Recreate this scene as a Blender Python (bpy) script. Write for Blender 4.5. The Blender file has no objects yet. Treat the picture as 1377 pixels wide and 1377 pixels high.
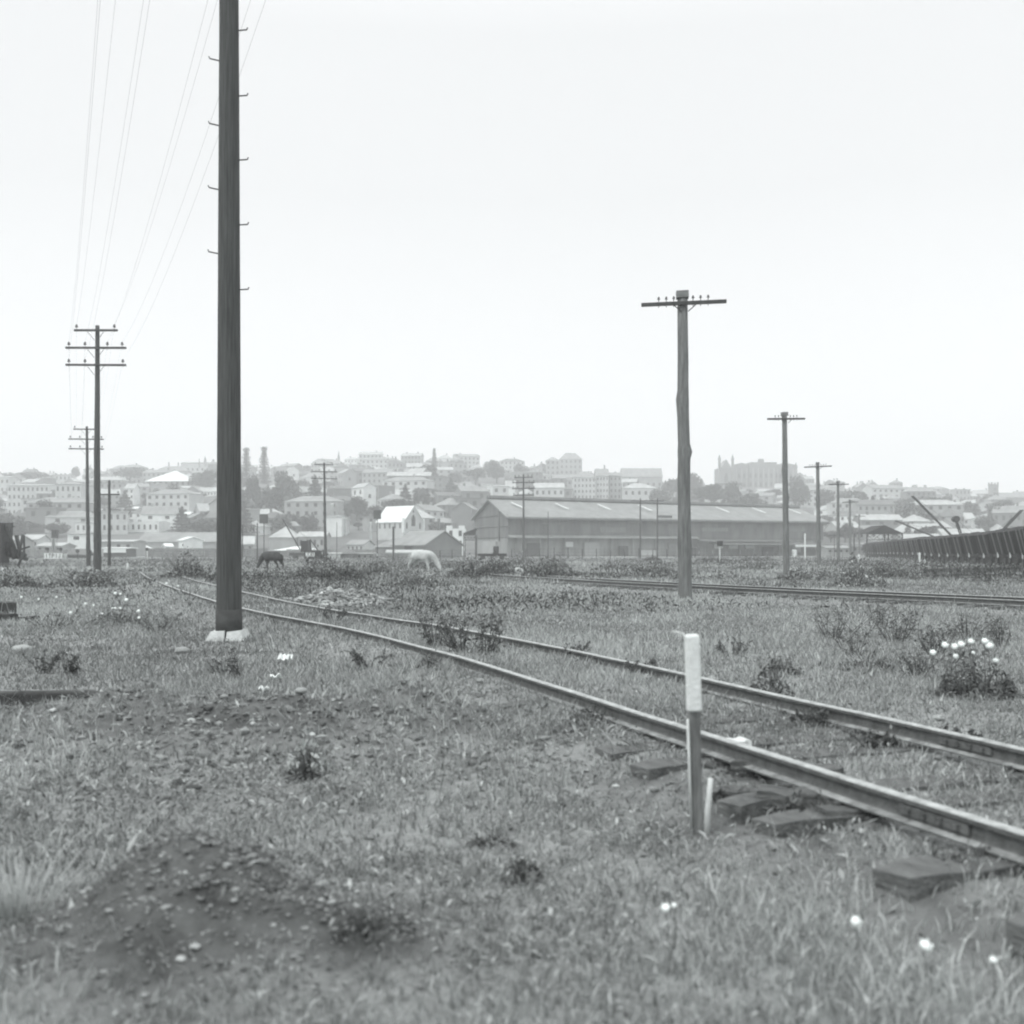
import bpy, bmesh, math, random
import numpy as np
from mathutils import Vector, Matrix
random.seed(7)
RNG = np.random.default_rng(11)
R = math.radians
C = bpy.context.scene.collection
F = 1500.0; CX = 688.5; HY = 740.0; EYE = 1.45      # photo pixels: focal length, centre column, horizon row
def wx(px, Y): return (px - CX) / F * Y
def wz(py, Y): return EYE + (HY - py) / F * Y

# ------------------------------------------------------------------ materials
TINT = (0.955, 1.0, 0.985)
def g3(v): return (v * TINT[0], v * TINT[1], v * TINT[2], 1)
_m = {}
def mat(name, v, rough=0.9, var=0.25, scale=3.0, bump=0.0, bscale=None, metal=0.0, stretch=None, spec=0.3, detail=6.0):
    if name in _m: return _m[name]
    m = bpy.data.materials.new(name); m.use_nodes = True
    nt = m.node_tree; N = nt.nodes; L = nt.links
    p = N['Principled BSDF']; p.inputs['Roughness'].default_value = rough
    p.inputs['Metallic'].default_value = metal
    p.inputs['Specular IOR Level'].default_value = spec
    tc = N.new('ShaderNodeTexCoord'); mp = N.new('ShaderNodeMapping')
    L.new(tc.outputs['Object'], mp.inputs['Vector'])
    if stretch: mp.inputs['Scale'].default_value = stretch
    nz = N.new('ShaderNodeTexNoise'); nz.inputs['Scale'].default_value = scale
    nz.inputs['Detail'].default_value = detail; nz.inputs['Roughness'].default_value = 0.65
    L.new(mp.outputs['Vector'], nz.inputs['Vector'])
    cr = N.new('ShaderNodeValToRGB')
    cr.color_ramp.elements[0].position = 0.3; cr.color_ramp.elements[1].position = 0.7
    cr.color_ramp.elements[0].color = g3(max(0.005, v * (1 - var)))
    cr.color_ramp.elements[1].color = g3(min(0.9, v * (1 + var)))
    L.new(nz.outputs['Fac'], cr.inputs['Fac']); L.new(cr.outputs['Color'], p.inputs['Base Color'])
    if bump:
        n2 = N.new('ShaderNodeTexNoise'); n2.inputs['Scale'].default_value = bscale or scale * 4
        n2.inputs['Detail'].default_value = 4
        L.new(mp.outputs['Vector'], n2.inputs['Vector'])
        b = N.new('ShaderNodeBump'); b.inputs['Strength'].default_value = bump; b.inputs['Distance'].default_value = 0.02
        L.new(n2.outputs['Fac'], b.inputs['Height']); L.new(b.outputs['Normal'], p.inputs['Normal'])
    _m[name] = m; return m
def corrugated(name, v, period=0.35, axis=0, var=0.25):
    """sheet iron: fine ridges plus weathered sheets and rust runs"""
    if name in _m: return _m[name]
    m = mat(name, v, 0.75, var, 0.35, stretch=(1, 1, 0.35))
    nt = m.node_tree; N = nt.nodes; L = nt.links; p = N['Principled BSDF']
    tc = N.new('ShaderNodeTexCoord'); wv = N.new('ShaderNodeTexWave'); wv.wave_type = 'BANDS'
    wv.bands_direction = 'XY'[axis]; wv.inputs['Scale'].default_value = 0.314 / period
    L.new(tc.outputs['Object'], wv.inputs['Vector'])
    b = N.new('ShaderNodeBump'); b.inputs['Strength'].default_value = 0.6; b.inputs['Distance'].default_value = 0.05
    L.new(wv.outputs['Fac'], b.inputs['Height']); L.new(b.outputs['Normal'], p.inputs['Normal'])
    return m
def tone_mat(name, rough=0.95, trans=0.0):
    """colour read from the per-blade value stored on the mesh"""
    m = bpy.data.materials.new(name); m.use_nodes = True
    nt = m.node_tree; N = nt.nodes; L = nt.links
    p = N['Principled BSDF']; p.inputs['Roughness'].default_value = rough
    p.inputs['Specular IOR Level'].default_value = 0.15
    a = N.new('ShaderNodeAttribute'); a.attribute_name = 'tone'
    x = N.new('ShaderNodeVectorMath'); x.operation = 'SCALE'; x.inputs[0].default_value = TINT
    L.new(a.outputs['Fac'], x.inputs['Scale']); L.new(x.outputs['Vector'], p.inputs['Base Color'])
    if trans:
        t = N.new('ShaderNodeBsdfTranslucent'); L.new(x.outputs['Vector'], t.inputs['Color'])
        mx = N.new('ShaderNodeMixShader'); mx.inputs['Fac'].default_value = trans
        L.new(p.outputs[0], mx.inputs[1]); L.new(t.outputs[0], mx.inputs[2])
        L.new(mx.outputs[0], N['Material Output'].inputs['Surface'])
    return m

M_pole_dark = mat('creosoted_pole', 0.092, 0.9, 0.4, 9, 1.0, 34, stretch=(4, 4, 0.16), detail=12)
M_tar = mat('tarred_butt', 0.06, 0.8, 0.3, 6, 0.4, 30)
M_pole_grey = mat('weathered_pole', 0.19, 0.9, 0.42, 5, 1.0, 26, stretch=(3, 3, 0.3), detail=12)
M_arm = mat('crossarm_timber', 0.075, 0.9, 0.3, 4)
M_iron = mat('dark_iron', 0.06, 0.7, 0.3, 5)
M_insul = mat('glazed_porcelain', 0.12, 0.35, 0.2, 4)
M_conc = mat('whitewashed_concrete', 0.55, 0.9, 0.2, 8, 0.5, 25)
M_white = mat('white_paint', 0.74, 0.7, 0.13, 14, 0.4, 60, detail=12)
M_wood_mid = mat('bare_post_timber', 0.2, 0.9, 0.45, 8, 0.9, 30, stretch=(2, 2, 0.3))
M_wood_pale = mat('split_pale_timber', 0.6, 0.9, 0.25, 8)
M_railhead = mat('rail_running_face', 0.42, 0.75, 0.4, 11, 0.6, 60, metal=0.1, detail=12)
M_rust = mat('rail_rust', 0.12, 0.85, 0.35, 14, 0.6, 60)
M_railfoot = mat('rail_foot_dust', 0.27, 0.9, 0.6, 9, 0.4, 50)
M_sleeper = mat('sleeper_timber', 0.13, 0.95, 0.45, 6, 1.0, 25, stretch=(0.6, 2, 2))
M_soil = mat('soil', 0.085, 0.97, 0.5, 7.0, 1.0, 18, detail=14)
M_stone = mat('stone', 0.27, 0.95, 0.4, 2.0, 0.5, 20)
M_stone_pale = mat('pale_rubble', 0.42, 0.95, 0.35, 1.5, 0.5, 16)
M_petal = mat('white_petal', 0.85, 0.6, 0.05, 10)
M_paper = mat('scrap_paper', 0.8, 0.8, 0.08, 10)
M_hill = mat('hill_ground', 0.12, 0.97, 0.5, 0.03, detail=10)
M_glass = mat('dark_window', 0.05, 0.4, 0.1, 3)
WALL = {t: mat('wall_%s' % n, t, 0.9, 0.13, 0.4) for t, n in ((0.75, 'whitewash'), (0.52, 'pale_render'), (0.34, 'grey_render'), (0.2, 'brick'), (0.1, 'dark_board'))}
ROOF = {t: corrugated('roof_%s' % n, t, 0.6, 0) for t, n in ((0.8, 'white_iron'), (0.42, 'pale_iron'), (0.26, 'grey_slate'), (0.14, 'dark_tile'))}
WNAME = {0.75: 'white', 0.52: 'pale', 0.34: 'grey', 0.2: 'brick', 0.1: 'dark'}
RNAME = {0.8: 'white', 0.42: 'pale', 0.26: 'grey', 0.14: 'dark'}
M_wag = mat('wagon_timber', .024, .9, .35, 1.2, stretch=(1, 1, .4)); M_wagstrap = mat('wagon_strap', .13, .8, .3, 2); M_coal = mat('coal', .025, .8, .4, 4, .8, 20)
M_bark = mat('bark', 0.09, 0.9, 0.3, 2)

# ------------------------------------------------------------------ object helpers
def link(o, parent=None):
    C.objects.link(o)
    if parent is not None: o.parent = parent
    return o
def tag(o, label=None, cat=None, group=None, kind=None):
    if label: o['label'] = label
    if cat: o['category'] = cat
    if group: o['group'] = group
    if kind: o['kind'] = kind
    return o
def empty(name, loc=(0, 0, 0), rz=0.0, label=None, cat=None, group=None, s=None):
    o = bpy.data.objects.new(name, None); o.location = loc; o.rotation_euler = (0, 0, rz)
    if s is not None: o.scale = (s, s, s) if not isinstance(s, tuple) else s
    o.empty_display_size = 0.3
    link(o); return tag(o, label, cat, group)
def copy_tree(o, parent=None):
    c = o.copy(); C.objects.link(c); c.parent = parent
    for ch in o.children: copy_tree(ch, c)
    return c
class MB:
    def __init__(s): s.v = []; s.f = []; s.mi = []; s.sm = []
    def add(s, v, f, mi=0, smooth=False):
        n = len(s.v); s.v += [tuple(p) for p in v]; s.f += [tuple(i + n for i in q) for q in f]
        s.mi += [mi] * len(f); s.sm += [smooth] * len(f); return s
    def box(s, c, d, mi=0, rot=None):
        hx, hy, hz = d[0] / 2, d[1] / 2, d[2] / 2
        P = [Vector((x, y, z)) for x in (-hx, hx) for y in (-hy, hy) for z in (-hz, hz)]
        if rot is not None: P = [rot @ p for p in P]
        c = Vector(c)
        return s.add([p + c for p in P], [(0, 1, 3, 2), (4, 6, 7, 5), (0, 4, 5, 1), (2, 3, 7, 6), (0, 2, 6, 4), (1, 5, 7, 3)], mi)
    def tube(s, pts, rad, n=8, mi=0, cap=True, smooth=True, jit=0.0):
        pts = [Vector(p) for p in pts]
        if not isinstance(rad, (list, tuple)): rad = [rad] * len(pts)
        V = []; up = None
        for i, p in enumerate(pts):
            t = (pts[min(i + 1, len(pts) - 1)] - pts[max(i - 1, 0)]).normalized()
            if up is None: up = Vector((0, 0, 1)) if abs(t.z) < 0.9 else Vector((1, 0, 0))
            a = t.cross(up).normalized(); b = a.cross(t).normalized(); up = b
            for k in range(n):
                an = 2 * math.pi * k / n; r = rad[i] * (1 + jit * random.uniform(-1, 1))
                V.append(p + a * math.cos(an) * r + b * math.sin(an) * r)
        Fc = [(i * n + k, i * n + (k + 1) % n, (i + 1) * n + (k + 1) % n, (i + 1) * n + k) for i in range(len(pts) - 1) for k in range(n)]
        s.add(V, Fc, mi, smooth)
        if cap:
            m = len(s.v) - len(V)
            s.f.append(tuple(m + k for k in reversed(range(n)))); s.mi.append(mi); s.sm.append(False)
            e = m + (len(pts) - 1) * n
            s.f.append(tuple(e + k for k in range(n))); s.mi.append(mi); s.sm.append(False)
        return s
    def build(s, name, mats, parent=None, loc=None):
        me = bpy.data.meshes.new(name); me.from_pydata([tuple(p) for p in s.v], [], s.f)
        if not isinstance(mats, (list, tuple)): mats = [mats]
        for m in mats: me.materials.append(m)
        me.polygons.foreach_set('material_index', s.mi); me.polygons.foreach_set('use_smooth', s.sm)
        me.update()
        o = bpy.data.objects.new(name, me)
        if loc is not None: o.location = loc
        return link(o, parent)
def np_mesh(name, V, Fq, m, tone=None, parent=None, smooth=False):
    V = np.asarray(V, np.float32); Fq = np.asarray(Fq, np.int32); k = Fq.shape[1]
    me = bpy.data.meshes.new(name)
    me.vertices.add(len(V)); me.vertices.foreach_set('co', V.ravel())
    me.loops.add(Fq.size); me.loops.foreach_set('vertex_index', Fq.ravel())
    me.polygons.add(len(Fq)); me.polygons.foreach_set('loop_start', np.arange(0, Fq.size, k, dtype=np.int32))
    me.polygons.foreach_set('use_smooth', np.full(len(Fq), smooth))
    me.update(calc_edges=True)
    if tone is not None:
        a = me.attributes.new('tone', 'FLOAT', 'POINT'); a.data.foreach_set('value', np.asarray(tone, np.float32))
    me.materials.append(m)
    o = bpy.data.objects.new(name, me); return link(o, parent)

# ------------------------------------------------------------------ noise
_perm = np.random.default_rng(3).random((256, 256))
def vn(x, y):
    xi = np.floor(x).astype(int); yi = np.floor(y).astype(int); fx = x - xi; fy = y - yi
    fx = fx * fx * (3 - 2 * fx); fy = fy * fy * (3 - 2 * fy)
    g = lambda a, b: _perm[a & 255, b & 255]
    return ((g(xi, yi) * (1 - fx) + g(xi + 1, yi) * fx) * (1 - fy) + (g(xi, yi + 1) * (1 - fx) + g(xi + 1, yi + 1) * fx) * fy) * 2 - 1
def fbm(x, y, o=4):
    s = 0; a = 1; t = 0
    for k in range(o):
        s = s + a * vn(x * 2 ** k + 17.3 * k, y * 2 ** k + 5.1 * k); t += a; a *= 0.55
    return s / t
def sstep(a, b, x): t = np.clip((x - a) / (b - a), 0, 1); return t * t * (3 - 2 * t)

# ------------------------------------------------------------------ track centre lines
def catmull(P, step=0.25):
    P = [np.array(p, float) for p in P]; P = [2 * P[0] - P[1]] + P + [2 * P[-1] - P[-2]]; out = []
    for i in range(1, len(P) - 2):
        a, b, c, d = P[i - 1:i + 3]; n = max(2, int(np.linalg.norm(c - b) / step))
        for k in range(n):
            t = k / n
            out.append(0.5 * ((2 * b) + (-a + c) * t + (2 * a - 5 * b + 4 * c - d) * t * t + (-a + 3 * b - 3 * c + d) * t ** 3))
    out.append(P[-2]); return np.array(out)
RAIL_NEAR = catmull([(3.62, 0.6), (2.09, 4.75), (1.46, 6.55), (0.82, 8.36), (-0.16, 11.18), (-1.1, 13.6), (-2.36, 16.5), (-3.8, 19.3), (-5.3, 22.3), (-7.1, 26.4), (-10.6, 35), (-14.9, 46), (-20, 60)])
def offset(P, d):
    t = np.gradient(P, axis=0); t /= np.linalg.norm(t, axis=1)[:, None]
    return P + np.stack([t[:, 1], -t[:, 0]], 1) * d
TR1 = offset(RAIL_NEAR, 0.75)
FRONT2 = catmull([(13.5, 20.5), (11.9, 25.2), (10.0, 28.9), (7.9, 32.4), (5.6, 37.1), (3.2, 42.5), (1.0, 48), (-1.0, 54)])
TR2 = offset(FRONT2, 0.75)
def dist_to(P, x, y):
    """signed distance to a polyline (positive = right hand side going along it)"""
    shp = x.shape; x = x.ravel(); y = y.ravel(); best = np.full(x.shape, 1e9); sg = np.ones(x.shape)
    Q = P[::3]
    for i in range(len(Q) - 1):
        a = Q[i]; d = Q[i + 1] - a; L2 = d @ d
        t = np.clip(((x - a[0]) * d[0] + (y - a[1]) * d[1]) / L2, 0, 1)
        ex = x - a[0] - t * d[0]; ey = y - a[1] - t * d[1]; q = ex * ex + ey * ey
        m = q < best; best = np.where(m, q, best); sg = np.where(m, np.sign(d[1] * ex - d[0] * ey), sg)
    return (np.sqrt(best) * sg).reshape(shp)

# wagon row line
WROW = [(32.0, 66.0), (38.8, 85), (47.5, 120), (62.5, 180), (81.5, 255)]
WL = catmull(WROW, 1.0)
MOUNDS = [(-1.22, 4.35, 0.40, 0.42, 0.29), (-1.2, 4.1, 0.74, 0.45, 0.12), (-0.62, 4.02, 0.3, 0.25, 0.07), (-1.9, 8.4, 1.5, 0.8, 0.30), (-3.2, 9.0, 1.0, 0.7, 0.19), (-0.7, 8.8, 0.7, 0.5, 0.17),
          (-4.5, 29.5, 1.25, 1.6, 0.36), (0.9, 3.3, 0.5, 0.3, 0.05)]
def bare(x, y):
    """0..1: how much bare earth shows"""
    b = 0 * x
    for (mx, my, sx, sy, h) in MOUNDS[:3]: b = np.maximum(b, 1.2 * np.exp(-(((x - mx) / sx) ** 2 + ((y - my) / sy) ** 2) * 0.8))
    for (mx, my, sx, sy, h) in MOUNDS[3:6]: b = np.maximum(b, 0.75 * np.exp(-(((x - mx) / sx) ** 2 + ((y - my) / sy) ** 2) * 0.9))
    pit = sstep(-3.7, -4.3, x) * sstep(9.3, 9.9, y) * sstep(11.75, 11.6, y)
    tr = 0 * x; m = (y > 1) & (y < 9.5) & (np.abs(x) < 6)
    if np.any(m): dd = dist_to(TR1, x[m], y[m]); tr[m] = .4 * np.exp(-((dd + 1.35) / .26) ** 4) * sstep(8.2, 6.5, y[m])
    b = np.maximum(b, tr)
    return np.clip(np.maximum(b * 1.25, pit) + 0.7 * fbm(x * 2.5, y * 2.5, 4) * (b > 0.12), 0, 1)
def gz(x, y):
    x = np.asarray(x, float); y = np.asarray(y, float)
    near = 1 - sstep(30, 60, np.abs(y)); vn_ = 1 - sstep(8, 16, np.abs(y))
    z = 0.035 * fbm(x / 1.4, y / 1.4, 3) * near + 0.05 * fbm(x / 6, y / 6, 2) + 0.018 * fbm(x * 3, y * 3, 3) * vn_
    z = z + 0.12 * fbm(x / 25, y / 25, 2) * sstep(30, 80, y)
    for (mx, my, sx, sy, h) in MOUNDS:
        e = np.exp(-(((x - mx) / sx) ** 2 + ((y - my) / sy) ** 2))
        z = z + h * e * (1 + (0.12 if my < 5 else .45) * fbm(x * 3.5, y * 3.5, 4)) + 0.04 * e * fbm(x * 8, y * 8, 3)
    # cutting at the left with a dark bank behind it
    z = z - 0.42 * sstep(-3.7, -4.5, x) * sstep(9.2, 10.4, y) * sstep(11.6, 11.45, y) * (1 + .3 * fbm(x * 3, y * 3, 2))
    m = (np.abs(y - 28) < 45) & (np.abs(x) < 40)
    if np.any(m):
        xm = x[m] if x.ndim else x; ym = y[m] if y.ndim else y
        if x.ndim:
            zz = z[m]
            d = dist_to(TR1, xm, ym); w = sstep(1.75, 1.0, np.abs(d)); tgt = 0.115 + 0.05 * sstep(6.5, 11, ym) + 0.04 * sstep(12, 22, ym) + 0.035 * fbm(xm * 1.3, ym * 1.3, 3)
            zz = zz * (1 - w) + (tgt + 0.012 * fbm(xm * 5, ym * 5, 2)) * w
            zz = zz - 0.11 * np.exp(-((d + 1.22) / 0.36) ** 2) * sstep(7.2, 6.2, ym) * np.clip(.7 + 1.2 * fbm(xm * 1.1, ym * 1.1, 2), 0, 1.4)
            d2 = dist_to(TR2, xm, ym); w = sstep(2.2, 1.0, np.abs(d2)); zz = zz * (1 - w) + 0.1 * w
            z[m] = zz
    dw = np.full(x.shape, 1e9)
    for p in WL[::12]: dw = np.minimum(dw, np.hypot(x - p[0], y - p[1]))
    z = z + 0.05 * sstep(16, 7, dw)
    return z
def gz1(x, y): return float(gz(np.array([x]), np.array([y]))[0])

# ------------------------------------------------------------------ ground (one sheet)
def axis(lo, a, b, hi, st, ratio):
    c = list(np.arange(a, b, st)); s = st; v = b
    while v < hi: c.append(v); s *= ratio; v += s
    c.append(hi); s = st; v = a - st
    pre = []
    while v > lo: pre.append(v); s *= ratio; v -= s
    pre.append(lo); return np.array(pre[::-1] + c)
XS = axis(-900, -6.5, 5.5, 900, 0.07, 1.07); YS = axis(-60, 2.4, 13.5, 345, 0.07, 1.045)
gx, gy = np.meshgrid(XS, YS); GZ = gz(gx, gy)
nx, ny = len(XS), len(YS)
ii = (np.arange(ny - 1)[:, None] * nx + np.arange(nx - 1)[None, :]).ravel()
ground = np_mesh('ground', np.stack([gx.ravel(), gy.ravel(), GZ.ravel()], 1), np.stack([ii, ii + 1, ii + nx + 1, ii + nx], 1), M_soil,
                 tone=(bare(gx, gy) + 1.0 * (sstep(-3.7, -4.3, gx) * sstep(9.6, 10.4, gy) * sstep(11.66, 11.6, gy))).ravel(), smooth=True)  # values above one mark the cutting, where shade is painted in
ground['kind'] = 'structure'
# soil material: matted dead thatch between the blades, darker turned earth where bare
mg = M_soil; nt = mg.node_tree; N = nt.nodes; L = nt.links
at = N.new('ShaderNodeAttribute'); at.attribute_name = 'tone'
old = N['Principled BSDF'].inputs['Base Color'].links[0].from_socket
tc = N.new('ShaderNodeTexCoord')
n1 = N.new('ShaderNodeTexNoise'); n1.inputs['Scale'].default_value = 0.35; n1.inputs['Detail'].default_value = 8
n2 = N.new('ShaderNodeTexNoise'); n2.inputs['Scale'].default_value = 9; n2.inputs['Detail'].default_value = 10; n2.inputs['Roughness'].default_value = 0.75
L.new(tc.outputs['Object'], n1.inputs['Vector']); L.new(tc.outputs['Object'], n2.inputs['Vector'])
ad = N.new('ShaderNodeMath'); ad.operation = 'MULTIPLY_ADD'; ad.inputs[1].default_value = 0.5
L.new(n1.outputs['Fac'], ad.inputs[0]); L.new(n2.outputs['Fac'], ad.inputs[2])
cr = N.new('ShaderNodeValToRGB'); cr.color_ramp.elements[0].position = 0.45; cr.color_ramp.elements[1].position = 1.0
cr.color_ramp.elements[0].color = g3(0.12); cr.color_ramp.elements[1].color = g3(0.34)
L.new(ad.outputs[0], cr.inputs['Fac'])
mx = N.new('ShaderNodeMix'); mx.data_type = 'RGBA'
L.new(at.outputs['Fac'], mx.inputs['Factor']); L.new(cr.outputs['Color'], mx.inputs['A']); L.new(old, mx.inputs['B'])
pit_shade = N.new('ShaderNodeMapRange'); pit_shade.inputs['From Min'].default_value = 1.0; pit_shade.inputs['From Max'].default_value = 1.8; pit_shade.inputs['To Min'].default_value = 1.0; pit_shade.inputs['To Max'].default_value = .4  # shade of the cutting put into the soil colour
L.new(at.outputs['Fac'], pit_shade.inputs['Value']); pit_dim = N.new('ShaderNodeVectorMath'); pit_dim.operation = 'SCALE'; L.new(mx.outputs['Result'], pit_dim.inputs[0]); L.new(pit_shade.outputs['Result'], pit_dim.inputs['Scale'])
L.new(pit_dim.outputs['Vector'], N['Principled BSDF'].inputs['Base Color'])

# ------------------------------------------------------------------ hill
SP = np.array([(-900, 92), (-200, 100), (0, 96), (110, 96), (150, 98), (230, 98), (300, 106), (400, 101), (450, 112), (520, 114), (600, 111), (700, 104), (760, 96), (850, 88), (905, 82), (960, 88), (1080, 86), (1130, 78), (1200, 78), (1270, 76), (1330, 66), (1400, 66), (1700, 62), (2600, 60)], float)
HY0, HY1 = 332.0, 900.0
def hz(x, y):
    x = np.asarray(x, float); y = np.asarray(y, float)
    px = x / np.maximum(y, 200) * F + CX
    S = np.interp(px, SP[:, 0], SP[:, 1]); t = np.clip((y - HY0) / (HY1 - HY0), 0, 1)
    f = t ** 1.05 + 0.02 * np.sin(t * 9 + x / 70) * t
    z = S * HY1 / F * f + EYE * t
    z = z * (1 - 0.22 * sstep(930, 1500, y))
    return z + 1.2 * fbm(x / 60, y / 60, 3) * sstep(0.02, 0.2, t) * sstep(1, 0.9, t) - 0.06
def hz1(x, y): return float(hz(np.array([x]), np.array([y]))[0])
xs = np.arange(-1100, 1101, 10.0); ys = np.concatenate([np.arange(330, 940, 7.0), np.arange(940, 1500, 25.0)])
hx, hy = np.meshgrid(xs, ys); nx, ny = len(xs), len(ys)
ii = (np.arange(ny - 1)[:, None] * nx + np.arange(nx - 1)[None, :]).ravel()
hill = np_mesh('hill', np.stack([hx.ravel(), hy.ravel(), hz(hx, hy).ravel()], 1), np.stack([ii, ii + 1, ii + nx + 1, ii + nx], 1), M_hill, smooth=True)
hill['kind'] = 'structure'
def on_hill(px, py):
    """distance at which the hill surface shows at this pixel"""
    lo, hi = 335.0, 898.0
    for _ in range(40):
        m = (lo + hi) / 2
        if wz(py, m) > hz1(wx(px, m), m): lo = m
        else: hi = m
    return (lo + hi) / 2

# ------------------------------------------------------------------ grass
M_grass = tone_mat('grass_blades', 0.95, 0.25)
def clump(x, y): return fbm(x / 1.1, y / 1.1, 3), fbm(x / 5.5 + 9, y / 5.5, 3), fbm(x / 0.28, y / 0.28, 2)
def make_grass(name, zs, zr, dens, wbase, hbase, seg2, falloff):
    # inverse-CDF sampling of distance, then a lateral position a little wider than the view
    n = 4000; q = np.linspace(zs, zr, n); pdf = dens * (zs / q) ** falloff * (q * 1.06 + 1.2); cdf = np.cumsum(pdf); tot = cdf[-1] * (zr - zs) / n
    cnt = int(tot); Y = np.interp(RNG.random(cnt), cdf / cdf[-1], q)
    X = (RNG.random(cnt) - 0.5) * (Y * 1.06 + 1.2)
    c1, c2, c3 = clump(X, Y); b = bare(X, Y)
    d = np.abs(dist_to(TR1, X, Y)) if zs < 60 else np.full(cnt, 9.0)
    keep = RNG.random(cnt) < np.clip(0.75 + 0.45 * c3 + 0.2 * c1, 0.15, 1) * (1 - 0.93 * b)
    keep &= ~((np.abs(d - 0.75) < 0.06) & (Y < 40))
    near_sl = (d < 1.3) & (Y < 9.5) & (RNG.random(cnt) < 0.12); keep &= ~near_sl
    dd = dist_to(TR1, X, Y); keep &= ~((np.abs(dd + 1.35) < 0.2) & (Y < 7.0) & (RNG.random(cnt) < 0.35))
    X, Y, c1, c2, c3, d, b = [a[keep] for a in (X, Y, c1, c2, c3, d, b)]; cnt = len(X)
    Zg = gz(X, Y)
    sc = (Y / zs) ** (falloff / 2)
    h = hbase * (0.55 + 0.9 * RNG.random(cnt) ** 1.6) * np.clip(1 + 0.75 * c1 + 0.35 * c2 + 0.3 * c3, 0.35, 2.2)
    h = np.where(d < 1.1, np.minimum(h, 0.10), h)
    w = wbase * sc * (0.6 + 0.8 * RNG.random(cnt))
    a = RNG.random(cnt) * 2 * np.pi; lean = h * (0.25 + 0.9 * RNG.random(cnt)); la = RNG.random(cnt) * 2 * np.pi
    dx, dy = np.cos(a) * w / 2, np.sin(a) * w / 2; lx, ly = np.cos(la) * lean, np.sin(la) * lean
    tone = np.clip(0.305 * (1 + 0.6 * c2 + 0.4 * c1) * np.exp(RNG.normal(0, 0.34, cnt)), 0.07, 0.62)
    tone = np.where(RNG.random(cnt) < 0.05, np.minimum(tone * 2.0, 0.62), tone)
    P0 = np.stack([X - dx, Y - dy, Zg - 0.01], 1); P1 = np.stack([X + dx, Y + dy, Zg - 0.01], 1)
    if seg2:
        M0 = np.stack([X - dx * .8 + lx * .35, Y - dy * .8 + ly * .35, Zg + h * .6], 1); M1 = np.stack([X + dx * .8 + lx * .35, Y + dy * .8 + ly * .35, Zg + h * .6], 1)
        T = np.stack([X + lx, Y + ly, Zg + h], 1)
        V = np.stack([P0, P1, M0, M1, T], 1).reshape(-1, 3); k = np.arange(cnt)[:, None] * 5
        Fc = np.concatenate([k + [0, 1, 3], k + [0, 3, 2], k + [2, 3, 4]], 1).reshape(-1, 3); tn = np.repeat(tone, 5)
    else:
        T = np.stack([X + lx, Y + ly, Zg + h], 1)
        V = np.stack([P0, P1, T], 1).reshape(-1, 3); Fc = np.arange(cnt * 3).reshape(-1, 3); tn = np.repeat(tone, 3)
    return V, Fc, tn
parts = [make_grass('a', 2.6, 8, 4600, 0.0046, 0.055, True, 1.5), make_grass('b', 8, 45, 1500, 0.011, 0.075, False, 1.55), make_grass('c', 45, 190, 75, 0.055, 0.16, False, 1.7)]
def rosettes(cnt, z0, z1, size):
    Y = z0 + (z1 - z0) * RNG.random(cnt) ** 1.2; X = (RNG.random(cnt) - .5) * (Y * 1.06 + 1.2)
    c1, c2, c3 = clump(X, Y); b = bare(X, Y); k = RNG.random(cnt) < np.clip(.5 - .7 * c1 + .6 * c3, .08, 1) * (1 - .8 * b); d = np.abs(dist_to(TR1, X, Y)); k &= ~(np.abs(d - .75) < .07)
    X, Y, c1, c2 = X[k], Y[k], c1[k], c2[k]; cnt = len(X); s = size * np.exp(RNG.normal(0, .35, cnt)) * (Y / z0) ** .6
    a = RNG.random(cnt) * 6.28; zz = gz(X, Y) + RNG.random(cnt) ** 1.5 * .06; tl = RNG.uniform(-.9, .9, cnt)
    ax, ay = np.cos(a) * s, np.sin(a) * s; bx, by = -np.sin(a) * s * .32, np.cos(a) * s * .32
    P = [np.stack([X - ax, Y - ay, zz - s * tl], 1), np.stack([X + bx, Y + by, zz + s * .2], 1), np.stack([X + ax, Y + ay, zz + s * tl], 1), np.stack([X - bx, Y - by, zz + s * .2], 1)]
    V = np.stack(P, 1).reshape(-1, 3); k = np.arange(cnt)[:, None] * 4; Fc = np.concatenate([k + [0, 1, 2], k + [0, 2, 3]], 1).reshape(-1, 3)
    tn = np.clip(.25 * (1 + .25 * c2) * np.exp(RNG.normal(0, .42, cnt)), .06, .6); return V, Fc, np.repeat(tn, 4)
parts += [make_grass('tall', 4.2, 40, 34, 0.004, 0.2, True, 1.0)]
parts += [rosettes(70000, 2.7, 9, .011), rosettes(90000, 8, 34, .016)]
off = 0; Vs, Fs, Ts = [], [], []
for V, Fc, tn in parts: Vs.append(V); Fs.append(Fc + off); Ts.append(tn); off += len(V)
gr = np_mesh('grass', np.concatenate(Vs), np.concatenate(Fs), M_grass, np.concatenate(Ts))
tag(gr, 'short matted weedy grass covering the flat yard', 'grass', kind='stuff')

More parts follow.
